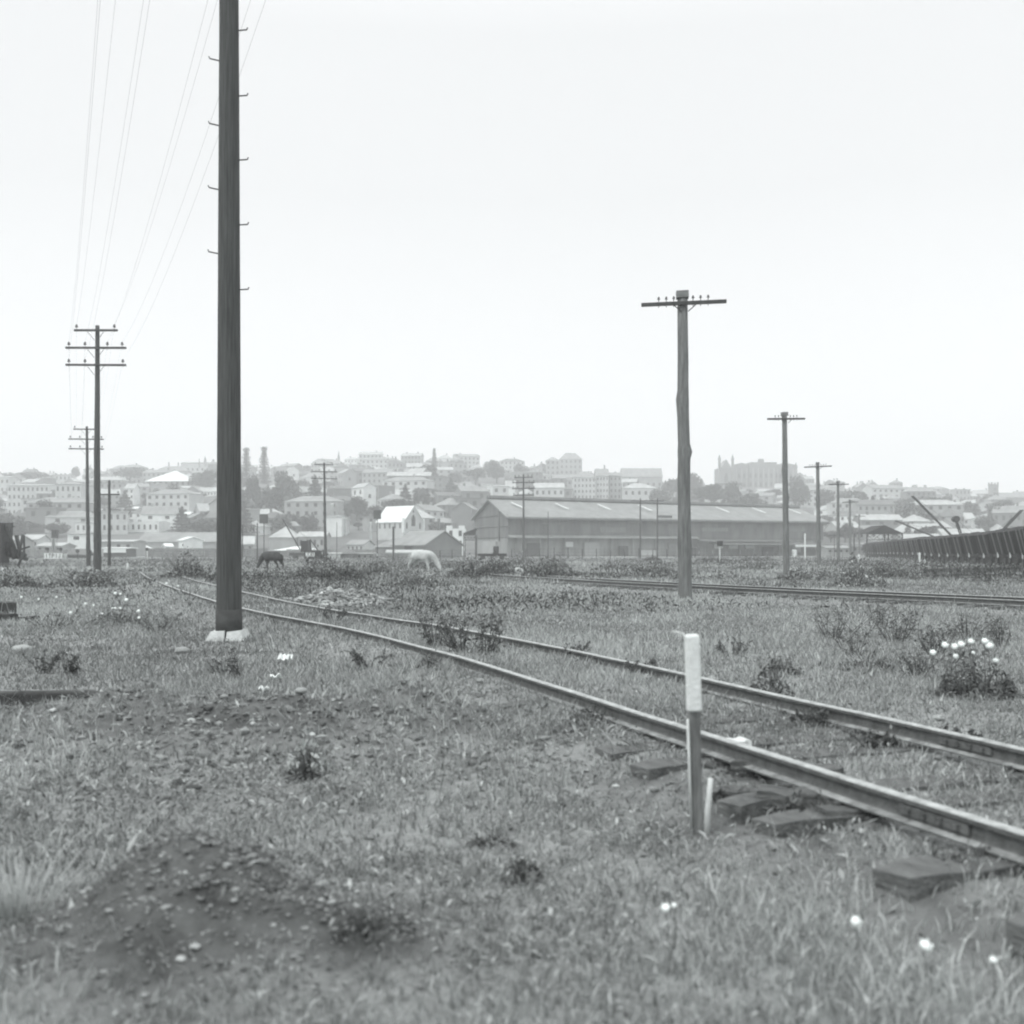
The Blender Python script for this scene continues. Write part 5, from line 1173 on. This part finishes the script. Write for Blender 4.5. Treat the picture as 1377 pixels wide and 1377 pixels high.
# flat trolley by the shed corner
e = empty('flat_trolley', (wx(662, 165), 165, 0), R(4), 'low dark flat trolley standing at the corner of the big shed', 'trolley')
MB().box((0, 0, .78), (4.2, 1.5, .38)).build('deck', M_wag, e); MB().box((.55, 0, 1.5), (.8, .8, 1.1)).build('winch', M_iron, e)
for x in (-1.4, 1.4):
    for y in (-.7, .7): MB().tube([(x, y - .05, .35), (x, y + .05, .35)], .35, 10).build('wheel', M_iron, e)
# car-like dark van before the shed under first capped pole: a heap of scrap
for (px, w, h, lb) in ((955, 52, 9, 'dark hedge-like bush before the big shed beside the board on a white post'), (1020, 60, 9, 'low dark brush in front of the big shed awning'), (876, 26, 9, 'small dark bush at the foot of the twin-pole frame')):
    shrub(px, 755.5, w, h, 900, .05, lb, .2, Y=150, name='bush', st=8, shell=.1)

# ------------------------------------------------------------------ fences
def fence(px0, px1, Y0, Y1, h, gap, label, wires=3, m=None, rnd=.12):
    A_ = Vector((wx(px0, Y0), Y0, 0)); B_ = Vector((wx(px1, Y1), Y1, 0)); D_ = B_ - A_; n = int(D_.length / gap); e = empty('fence', tuple(A_), 0, label, 'fence')
    for i in range(n + 1):
        p = D_ * (i / n); hh = h * random.uniform(1 - rnd, 1 + rnd); o = MB().tube([(0, 0, -.2), (random.uniform(-.04, .04), 0, hh)], .07, 6).build('post', m or M_pole_dark, e, (p.x, p.y, gz1(A_.x + p.x, A_.y + p.y)))
    for k in range(wires):
        z = h * (.35 + .6 * k / max(wires - 1, 1)); MB().tube([(0, 0, z), (D_.x, D_.y, z)], .012, 3, smooth=False).build('wire', M_iron, e)
    return e
fence(560, 640, 178, 178, 1.5, 1.6, 'post and wire fence between the dark workshop and the big shed', m=M_tar)
fence(688, 935, 185, 185, 1.75, 2.2, 'long row of dark fence posts along the big shed', m=M_tar)
fence(940, 1165, 196, 215, 1.3, 3.0, 'low fence under the awning end of the big shed', m=M_wood_mid)
fence(205, 345, 170, 168, 1.35, 1.5, 'ragged post fence behind the big pole', m=M_wood_mid)
def paling(px0, px1, Y0, Y1, h, label, m):
    A_ = Vector((wx(px0, Y0), Y0, 0)); B_ = Vector((wx(px1, Y1), Y1, 0)); D_ = B_ - A_; e = empty('fence', tuple(A_), math.atan2(D_.y, D_.x), label, 'fence'); L_ = D_.length; mb = MB(); n = int(L_ / .3)
    for i in range(n): mb.box(((i + .5) * L_ / n, 0, h / 2 * random.uniform(.94, 1.0)), (L_ / n * .86, .03, h * random.uniform(.95, 1.05)))
    mb.build('palings', m, e); MB().box((L_ / 2, .05, h * .75), (L_, .06, .1)).build('rail', m, e); return e
paling(196, 360, 232, 228, 1.9, 'long grey paling fence behind the big pole', mat('paling_a', .17, .9, .35, .8))
paling(385, 520, 236, 232, 1.7, 'grey paling fence behind the crane and three-armed pole', mat('paling_b', .2, .9, .35, .8))
paling(-20, 92, 210, 205, 1.6, 'weathered paling fence at the frame edge behind the scrap', mat('paling_c', .22, .9, .35, .8))
paling(138, 200, 150, 150, .45, 'very low pale kerb-like fence past the tall pole', mat('paling_d', .36, .9, .25, .8))
paling(0, 118, 140, 140, .35, 'very low pale kerb-like fence by the frame edge', mat('paling_d', .36, .9, .25, .8))

# ------------------------------------------------------------------ wrecked timber frame at the left edge
YW = 95.0; e = empty('scrap_heap', (wx(18, YW), YW, 0), 0, 'dark heap of broken frames and limbs at the frame edge', 'scrap')
cx0 = 18
def lim(x0, y0, x1, y1, r_, yy=0.0): return ((wx(x0, YW) - wx(18, YW), yy, wz(y0, YW)), (wx(x1, YW) - wx(18, YW), yy, wz(y1, YW)), r_)
hb = MB(); hb.box(((-6 - 18) / F * YW, 0, wz(720, YW) / 2 - .1), (26 / F * YW, 1.6, wz(683, YW))); hb.build('block', M_tar, e)
for (a, b_, r_) in [lim(7, 705, 22, 742, .16), lim(14, 703, 14, 744, .2), lim(9, 708, 20, 708, .07), lim(20, 720, 26, 750, .17, .3), lim(33, 719, 27, 748, .14, -.3), lim(24, 740, 40, 735, .12), lim(28, 762, 36, 740, .12, -.5), lim(4, 735, 32, 748, .3, .4), lim(12, 728, 18, 752, .25, .2), lim(2, 745, 34, 752, .22, .5), lim(32, 720, 33, 745, .1)]:
    MB().tube([a, b_], [r_, r_ * .7], 6, jit=.1).build('limb', M_tar, e)

# ------------------------------------------------------------------ trees
crown_mats = {'dark': mat('leaves_dark', .05, .9, .5, .5), 'mid': mat('leaves_mid', .085, .9, .45, .5), 'pale': mat('leaves_pale', .14, .9, .4, .5)}
def crown_proto(form, seed):
    global RNG
    RNG = np.random.default_rng(seed)
    if form == 'round': V, Fc, _ = leaf_cloud(2600, blob(.5, .5, .42, .6, .55, 12), .075, .1, .3, .8)
    elif form == 'spreading': V, Fc, _ = leaf_cloud(2600, blob(.62, .55, .3, .66, .5, 14), .08, .1, .3, .8)
    elif form == 'tall': V, Fc, _ = leaf_cloud(2200, blob(.3, .3, .46, .56, .5, 11), .065, .1, .3, .8)
    elif form == 'layered':
        def fn(n):
            t = RNG.random(n); k = np.floor(t * 9) / 9 + .1; r_ = (1.05 - k) * .52 * np.sqrt(RNG.random(n)) * (1 + .25 * np.sin(RNG.integers(0, 7, n) + k * 20)); a = RNG.random(n) * 6.28
            return np.stack([np.cos(a) * r_, np.sin(a) * r_, k * .95 + .02 * RNG.normal(size=n) - r_ * .05], 1)
        V, Fc, _ = leaf_cloud(2200, fn, .07, .1, .3, .6)
    V[:, 2] = np.clip(V[:, 2], .08, 1.2)
    me = np_mesh('crown', V, Fc, crown_mats['mid']); d_ = me.data; bpy.data.objects.remove(me); return d_
CROWN = {(f, k): crown_proto(f, 40 + k * 7 + i) for i, f in enumerate(('round', 'spreading', 'tall', 'layered')) for k in (0, 1)}
tb = MB(); tb.tube([(0, 0, -.1), (.01, 0, .25), (0, .01, .55)], [.04, .028, .012], 6)
for k in range(5):
    a = k * 1.26; tb.tube([(0, 0, .2 + .05 * k), (math.cos(a) * .14, math.sin(a) * .14, .42 + .05 * k), (math.cos(a) * .26, math.sin(a) * .26, .6 + .04 * k)], [.018, .012, .006], 5)
_t = tb.build('trunk', M_bark); TRUNK = _t.data; bpy.data.objects.remove(_t)
def tree(X, Y, w, h, form, tone, label, group=None, name='tree', z=None):
    z = (hz1(X, Y) if Y > 332 else gz1(X, Y)) if z is None else z
    e = empty(name, (X, Y, z), random.uniform(0, 6.28), label, 'tree', group, (w, w, h))
    c = bpy.data.objects.new('crown', CROWN[(form, random.randint(0, 1))]); link(c, e)
    c.material_slots[0].link = 'OBJECT'; c.material_slots[0].material = crown_mats[tone]
    t = bpy.data.objects.new('trunk', TRUNK); link(t, e); return e
def ptree(px, base, top, wpx, form, tone, label, Y=None):
    Y = Y or on_hill(px, base); return tree(wx(px, Y), Y, wpx / F * Y, wz(top, Y) - wz(base, Y), form, tone, label, z=wz(base, Y) - .3)
NAMED = [(175, 650, 627, 40, 'spreading', 'mid', 'spreading ragged tree on the crest above the narrow white house'), (62, 0, 0, 0, '', '', '')]
for a in [(175, 652, 626, 42, 'spreading', 'mid', 'spreading ragged tree on the crest above the narrow white house'),
          (102, 646, 626, 16, 'round', 'pale', 'small faint tree on the skyline by the three-armed poles'),
          (200, 676, 662, 22, 'spreading', 'dark', 'dark round tree in front of the white-roofed villa, nearer the narrow house'), (222, 674, 658, 26, 'spreading', 'dark', 'dark spreading tree directly under the white-roofed villa'),
          (276, 660, 632, 44, 'round', 'mid', 'big rounded tree at the end of the white-roofed villa'), (228, 700, 680, 34, 'spreading', 'mid', 'mid-slope tree below the pale double house'),
          (240, 706, 690, 36, 'spreading', 'dark', 'low dark tree above the stepped white factory'), (385, 690, 634, 44, 'round', 'mid', 'large tree mass beside the pair of tall conifers'),
          (340, 690, 636, 30, 'round', 'dark', 'dark bushy tree between the pair of tall conifers'), (322, 700, 655, 34, 'round', 'mid', 'rounded tree low behind the big pole'),
          (365, 700, 650, 46, 'spreading', 'mid', 'broad tree under the tall conifers'), (480, 700, 667, 34, 'round', 'mid', 'round tree above the tall white block'),
          (545, 690, 650, 34, 'layered', 'dark', 'layered conifer behind the white-roofed chapel'), (536, 700, 668, 40, 'spreading', 'mid', 'spreading tree at the back of the chapel roof'),
          (578, 656, 624, 40, 'round', 'mid', 'large round tree below the skyline pine'), (612, 655, 632, 26, 'round', 'pale', 'pale round tree right of the skyline pine'.replace('right of', 'a little past')),
          (640, 652, 628, 34, 'spreading', 'mid', 'spreading tree above the white cube house'), (668, 650, 620, 30, 'round', 'mid', 'tree with a knobbly top on the skyline before the tall block'), (660, 640, 618, 22, 'round', 'pale', 'thin skyline tree before the tall block'),
          (590, 700, 685, 26, 'spreading', 'dark', 'dark bushy tree beside the chapel gable'), (700, 648, 624, 26, 'round', 'pale', 'faint flat-topped tree on the skyline past the knobbly one'),
          (905, 676, 640, 30, 'spreading', 'mid', 'tree behind the nearest capped pole'), (930, 674, 636, 34, 'round', 'mid', 'round tree between the nearest capped pole and the college'), (888, 690, 652, 40, 'round', 'pale', 'pale bushy tree below the end of the long gabled hall'),
          (960, 690, 648, 46, 'spreading', 'mid', 'broad tree at the foot of the college turrets'), (985, 690, 645, 40, 'round', 'mid', 'round tree hugging the college wall'), (1010, 700, 660, 46, 'spreading', 'pale', 'wide tree under the middle of the college'),
          (1075, 690, 640, 40, 'round', 'pale', 'tree below the lower wing of the college'), (1110, 690, 655, 36, 'round', 'mid', 'tree under the dome-topped villa'), (1150, 690, 656, 36, 'spreading', 'mid', 'tree before the annex of the long school'),
          (1180, 700, 668, 44, 'round', 'mid', 'round tree under the first cupola'), (1245, 700, 664, 50, 'spreading', 'mid', 'dark broad tree under the far end of the long school'), (1215, 704, 670, 40, 'round', 'pale', 'pale tree midway under the long school'),
          (1305, 700, 674, 26, 'round', 'mid', 'round tree before the dark gabled building'), (1272, 690, 664, 24, 'round', 'pale', 'thin tree past the end of the long school'), (1350, 704, 670, 40, 'spreading', 'mid', 'tree under the church nave'),
          (40, 652, 632, 44, 'spreading', 'mid', 'faint spreading tree behind the four-storey flats'), (10, 650, 634, 30, 'round', 'mid', 'dark hedge-like tree at the frame edge on the crest'), (30, 716, 698, 60, 'spreading', 'mid', 'scrubby tree on the slope below the flats'),
          (78, 722, 700, 40, 'round', 'mid', 'scrubby tree between the flats and the little sign')]:
    ptree(*a)
# Norfolk pines
def norfolk(px, base, top, wpx, label, Y=None, tone='dark'):
    Y = Y or on_hill(px, base); h = wz(top, Y) - wz(base, Y); w = wpx / F * Y / 2; e = empty('pine_tree', (wx(px, Y), Y, wz(base, Y) - .5), 0, label, 'tree')
    MB().tube([(0, 0, -1), (0, 0, h * .5), (0, 0, h)], [.45, .3, .08], 7).build('trunk', M_bark, e)
    P = []; nt_ = 19
    for k in range(nt_):
        t = k / (nt_ - 1); z = h * (.12 + .86 * t); r_ = w * (1.1 - .78 * t) * random.uniform(.72, 1.12) * (1.15 if t > .97 else .8 if t > .88 else 1); nb = 10
        for b_ in range(nb):
            a = 2 * math.pi * (b_ + .37 * k) / nb
            for q in np.linspace(.1, 1, 11):
                for _ in range(3): P.append((math.cos(a) * r_ * q + random.gauss(0, .16), math.sin(a) * r_ * q + random.gauss(0, .25), z - .1 * r_ * q + random.gauss(0, .42)))
    P = np.array(P); V, Fc, _ = leaf_cloud(len(P), lambda n: P, .62, .1, .3, .45); o = np_mesh('crown', V, Fc, crown_mats[tone], None, e); return e
norfolk(355, 676, 600, 25, 'tall tiered pine standing clear on the skyline', Y=640); norfolk(331, 676, 601, 24, 'tiered pine half hidden by the big pole', Y=650)
norfolk(584, 640, 603, 10, 'slender pine rising above the crest in the middle', tone='mid')

# ------------------------------------------------------------------ scattered houses and trees on the hill
LAND = [(30, 'the four-storey flats'), (110, 'the poled flats'), (170, 'the narrow white house'), (236, 'the white-roofed villa'), (300, 'the big pole'), (355, 'the tiered pine'), (410, 'the three-armed pole'), (455, 'the needle spire'), (510, 'the chapel'),
        (560, 'the chapel gable'), (600, 'the skyline pine'), (655, 'the white cube house'), (705, 'the four-armed pole'), (757, 'the tallest block'), (800, 'the bayed block'), (860, 'the long hall'), (920, 'the nearest capped pole'),
        (980, 'the college turrets'), (1030, 'the college'), (1085, 'the college wing'), (1120, 'the dome-topped villa'), (1170, 'the school annex'), (1215, 'the long school'), (1270, 'the school end'), (1320, 'the church tower'), (1370, 'the church nave')]
def near_land(px): return min(LAND, key=lambda l: abs(l[0] - px))[1]
def band(py, px):
    s = np.interp(px, SP[:, 0], SP[:, 1]); f = (HY - py) / s
    return 'at slope foot' if f < .35 else 'low-slope' if f < .52 else 'mid-slope' if f < .72 else 'upper slope' if f < .9 else 'on crest'
used = set()
occ = []
for o in bpy.data.objects:
    if o.type == 'EMPTY' and o.location.y > 332 and o.parent is None: occ.append((o.location.x / o.location.y * F + CX, HY - (o.location.z - EYE) / o.location.y * F, 14))
RNG = np.random.default_rng(5); random.seed(21)
nh = 0; tries = 0
while nh < 282 and tries < 9000:
    tries += 1; px = random.uniform(-12, 1385); s_ = float(np.interp(px, SP[:, 0], SP[:, 1])); fr = random.uniform(.12, 1.0) ** .8 if nh < 225 else random.uniform(.9, .995); py = HY - s_ * fr
    if 640 < px < 1105 and py > 684: continue
    sz = 16.5 - 8 * fr
    if 960 < px < 1085 and py < 664: continue
    if 880 < px < 960 and py < 672: continue
    if any(abs(px - a) < (sz * .95 + c_) * .55 and abs(py - b_) < 4.2 + c_ * .18 for a, b_, c_ in occ): continue
    Y = on_hill(px, py)
    if Y > 893: Y = 893
    kind = random.choice(('gabled', 'gabled', 'hipped', 'hipped', 'flat-topped')); st = random.choice((1, 1, 2, 2, 3)); wall = random.choice((.52, .34, .34, .34, .2, .2, .2, .75)); roof = random.choice((.42, .42, .26, .26, .26, .14)); ch_ = random.choice((0, 1, 1, 2))
    for _ in range(40):
        lab = '%s %s %s house, %s roof%s, %s by %s' % ({1: 'low', 2: 'two-storey', 3: 'tall'}[st], WNAME[wall], kind, RNAME[roof], {0: '', 1: ', one chimney', 2: ', two chimneys'}[ch_], band(py, px), near_land(px))
        if lab not in used: break
        kind = random.choice(('gabled', 'hipped', 'flat-topped')); st = random.choice((1, 2, 3)); wall = random.choice((.75, .52, .34, .2)); roof = random.choice((.42, .26, .14)); ch_ = random.choice((0, 1, 2))
    big_ = nh < 225 and fr > .3 and random.random() < .2
    if big_: lab = 'long ' + lab.replace('house', 'block'); st = 3
    used.add(lab)
    Lh = random.uniform(15, 24) if big_ else random.uniform(7.5, 13.5) * (1.5 if random.random() < .2 else 1); Wh = random.uniform(6.5, 9); hw = 2.7 * st * random.uniform(.9, 1.1); hr = hw + (random.uniform(1.7, 3.2) if kind != 'flat-topped' else 0)
    rot = random.choice((0, R(90), R(25), R(-30), R(60), R(-60))) + random.uniform(-.15, .15)
    if big_: rot = random.uniform(-.3, .3); Wh = 11; hw = 9.5; hr = hw + (2.2 if kind != 'flat-topped' else 0); wall = random.choice((.52, .34, .34, .2))
    X = wx(px, Y); z = hz1(X, Y)
    e = building('apartment_block' if big_ else 'house', lab, X, Y, rot, Lh, Wh, z, hw, hr, wall, roof, Wh / 2 if kind == 'hipped' else 0, cols=6 if big_ else random.choice((2, 3, 4)), rows=3 if big_ else min(st, 2), chim=ch_, cat='building' if big_ else 'house', group='houses on the hillside', gw=1 if kind == 'gabled' else 0, chh=1.1, deep=4)
    occ.append((px, py, sz)); nh += 1
nt_ = 0; tries = 0
while nt_ < 210 and tries < 8000:
    tries += 1; px = random.uniform(-15, 1390); s_ = float(np.interp(px, SP[:, 0], SP[:, 1])); fr = random.uniform(.06, 1.0) ** .85; py = HY - s_ * fr
    if 640 < px < 1105 and py > 682: continue
    if any(abs(px - a) < 5 and abs(py - b_) < 2.2 for a, b_, c_ in occ): continue
    Y = min(on_hill(px, py), 893)
    f = random.choice(('round', 'round', 'spreading', 'spreading', 'spreading', 'layered')); tn = random.choice(('dark', 'mid', 'mid', 'pale')); big_ = random.random() < .35 and fr < .8
    for _ in range(30):
        lab = '%s %s %s tree %s by %s' % ('large' if big_ else 'small', {'dark': 'dark', 'mid': 'grey', 'pale': 'pale'}[tn], f, band(py, px), near_land(px))
        if lab not in used: break
        f = random.choice(('round', 'spreading', 'layered')); tn = random.choice(('dark', 'mid', 'pale')); big_ = random.random() < .35 and fr < .8
    used.add(lab); w = random.uniform(9, 14) if big_ else random.uniform(4.5, 8); h = w * {'round': .85, 'spreading': .6, 'tall': 1.5, 'layered': 1.1}[f] * random.uniform(.85, 1.15)
    tree(wx(px, Y), Y, w, h, f, tn, lab, 'trees on the hillside'); occ.append((px, py, 0)); nt_ += 1
# low sheds and houses along the foot of the hill (between yard and slope)
k = 0
for (px0, px1, base, wt, rg, Y, wl, rf, rot, lb) in [
    (60, 92, 742, 735, 731, 270, .34, .42, 0, 'low pale-roofed store behind the tank'), (36, 60, 738, 726, 720, 300, .52, .42, 0, 'pale two-storey store near the frame edge'), (0, 34, 740, 728, 722, 290, .34, .26, 0, 'grey store cut by the frame edge'),
    (300, 345, 744, 732, 722, 280, .34, .42, .2, 'grey store half hidden by the big pole'), (470, 500, 742, 733, 727, 290, .52, .26, -.2, 'pale store between the white block and the chapel'), (404, 441, 738, 722, 716, 325, .34, .42, 0, 'grey works behind the derrick'),
    (1105, 1135, 745, 738, 735, 260, .34, .26, 0, 'low hut past the end of the big shed'), (1128, 1168, 743, 735, 731, 300, .2, .26, 0, 'long low dark building behind the far capped poles'), (1210, 1260, 742, 728, 719, 320, .34, .42, 0, 'pale-roofed building behind the wagons'),
    (1262, 1320, 740, 722, 712, 330, .34, .42, 0, 'large grey-roofed works behind the wagons'), (470, 506, 752, 748, 745, 200, .34, .26, .1, 'tiny lean-to near the paling fence')]:
    pb('warehouse', lb, px0, px1, base, wt, rg, 9, wl, rf, rot, Y=Y, cols=4, rows=1, deep=1)

# ------------------------------------------------------------------ haze, sky, light, camera
hb = MB().box((0, 700, 64), (2600, 1820, 132))
hz_m = bpy.data.materials.new('haze'); hz_m.use_nodes = True; nt = hz_m.node_tree
for nd in list(nt.nodes):
    if nd.type == 'BSDF_PRINCIPLED': nt.nodes.remove(nd)
pv = nt.nodes.new('ShaderNodeVolumePrincipled'); pv.inputs['Color'].default_value = (.985, 1, 1, 1); pv.inputs['Density'].default_value = 0.00086; pv.inputs['Anisotropy'].default_value = 0.0
nt.links.new(pv.outputs[0], nt.nodes['Material Output'].inputs['Volume'])
hb = hb.build('haze', hz_m); tag(hb, 'pale smoky haze thickening toward the hill', 'haze', kind='stuff')

SUN_EL, SUN_AZ = R(52), R(-125)      # azimuth measured from +y towards +x
w = bpy.data.worlds.new('World'); bpy.context.scene.world = w; w.use_nodes = True; nt = w.node_tree; N = nt.nodes; L = nt.links
bg = N['Background']
sky = N.new('ShaderNodeTexSky'); sky.sky_type = 'NISHITA'; sky.sun_disc = False; sky.sun_elevation = SUN_EL; sky.sun_rotation = SUN_AZ; sky.dust_density = 4; sky.air_density = 1.2
bw = N.new('ShaderNodeRGBToBW'); L.new(sky.outputs['Color'], bw.inputs['Color'])
# overcast veil: even near the horizon, brighter overhead
tcw = N.new('ShaderNodeTexCoord'); sp = N.new('ShaderNodeSeparateXYZ'); L.new(tcw.outputs['Generated'], sp.inputs['Vector'])
mr = N.new('ShaderNodeMapRange'); mr.inputs['From Min'].default_value = .42; mr.inputs['From Max'].default_value = 1.0; mr.inputs['To Min'].default_value = 8.15; mr.inputs['To Max'].default_value = 19.0
L.new(sp.outputs['Z'], mr.inputs['Value'])
nz = N.new('ShaderNodeTexNoise'); nz.inputs['Scale'].default_value = 2.0; nz.inputs['Detail'].default_value = 5; L.new(tcw.outputs['Generated'], nz.inputs['Vector'])
nm = N.new('ShaderNodeMapRange'); nm.inputs['To Min'].default_value = .97; nm.inputs['To Max'].default_value = 1.03; L.new(nz.outputs['Fac'], nm.inputs['Value'])
lo = N.new('ShaderNodeMapRange'); lo.inputs['From Min'].default_value = 0.0; lo.inputs['From Max'].default_value = .3; lo.inputs['To Min'].default_value = 2.5; lo.inputs['To Max'].default_value = 0.0
L.new(sp.outputs['Z'], lo.inputs['Value']); sm_ = N.new('ShaderNodeMath'); sm_.operation = 'ADD'; L.new(mr.outputs['Result'], sm_.inputs[0]); L.new(lo.outputs['Result'], sm_.inputs[1])
ml = N.new('ShaderNodeMath'); ml.operation = 'MULTIPLY'; L.new(sm_.outputs[0], ml.inputs[0]); L.new(nm.outputs['Result'], ml.inputs[1])
mixv = N.new('ShaderNodeMix'); mixv.data_type = 'FLOAT'; mixv.inputs['Factor'].default_value = .9
L.new(bw.outputs['Val'], mixv.inputs['A']); L.new(ml.outputs[0], mixv.inputs['B'])
tn = N.new('ShaderNodeVectorMath'); tn.operation = 'SCALE'; tn.inputs[0].default_value = (.985, 1.0, 1.012); L.new(mixv.outputs['Result'], tn.inputs['Scale'])
L.new(tn.outputs['Vector'], bg.inputs['Color']); bg.inputs['Strength'].default_value = 0.12

sl = bpy.data.lights.new('sun', 'SUN'); sl.energy = 1.4; sl.angle = R(14); sl.color = (1, .995, .985)
so = bpy.data.objects.new('sun', sl); link(so)
dirv = Vector((math.sin(SUN_AZ) * math.cos(SUN_EL), math.cos(SUN_AZ) * math.cos(SUN_EL), math.sin(SUN_EL)))
so.rotation_euler = (-dirv).to_track_quat('-Z', 'Y').to_euler()

cam = bpy.data.cameras.new('camera'); co = bpy.data.objects.new('camera', cam); link(co)
cam.sensor_width = 36; cam.sensor_fit = 'HORIZONTAL'; cam.lens = 36 * F / 1377; cam.clip_end = 6000; cam.clip_start = .05
co.location = (0, 0, EYE); co.rotation_euler = (R(90), 0, 0); cam.shift_y = (HY - 688.5) / 1377
cam.dof.use_dof = True; cam.dof.focus_distance = 26; cam.dof.aperture_fstop = 2.2
sc = bpy.context.scene; sc.camera = co
sc.render.engine = 'CYCLES'; sc.cycles.filter_width = 2.1; sc.cycles.use_denoising = True; sc.cycles.volume_bounces = 3; sc.cycles.max_bounces = 6
sc.view_settings.view_transform = 'Standard'; sc.view_settings.look = 'None'; sc.view_settings.exposure = 0; sc.view_settings.gamma = 1
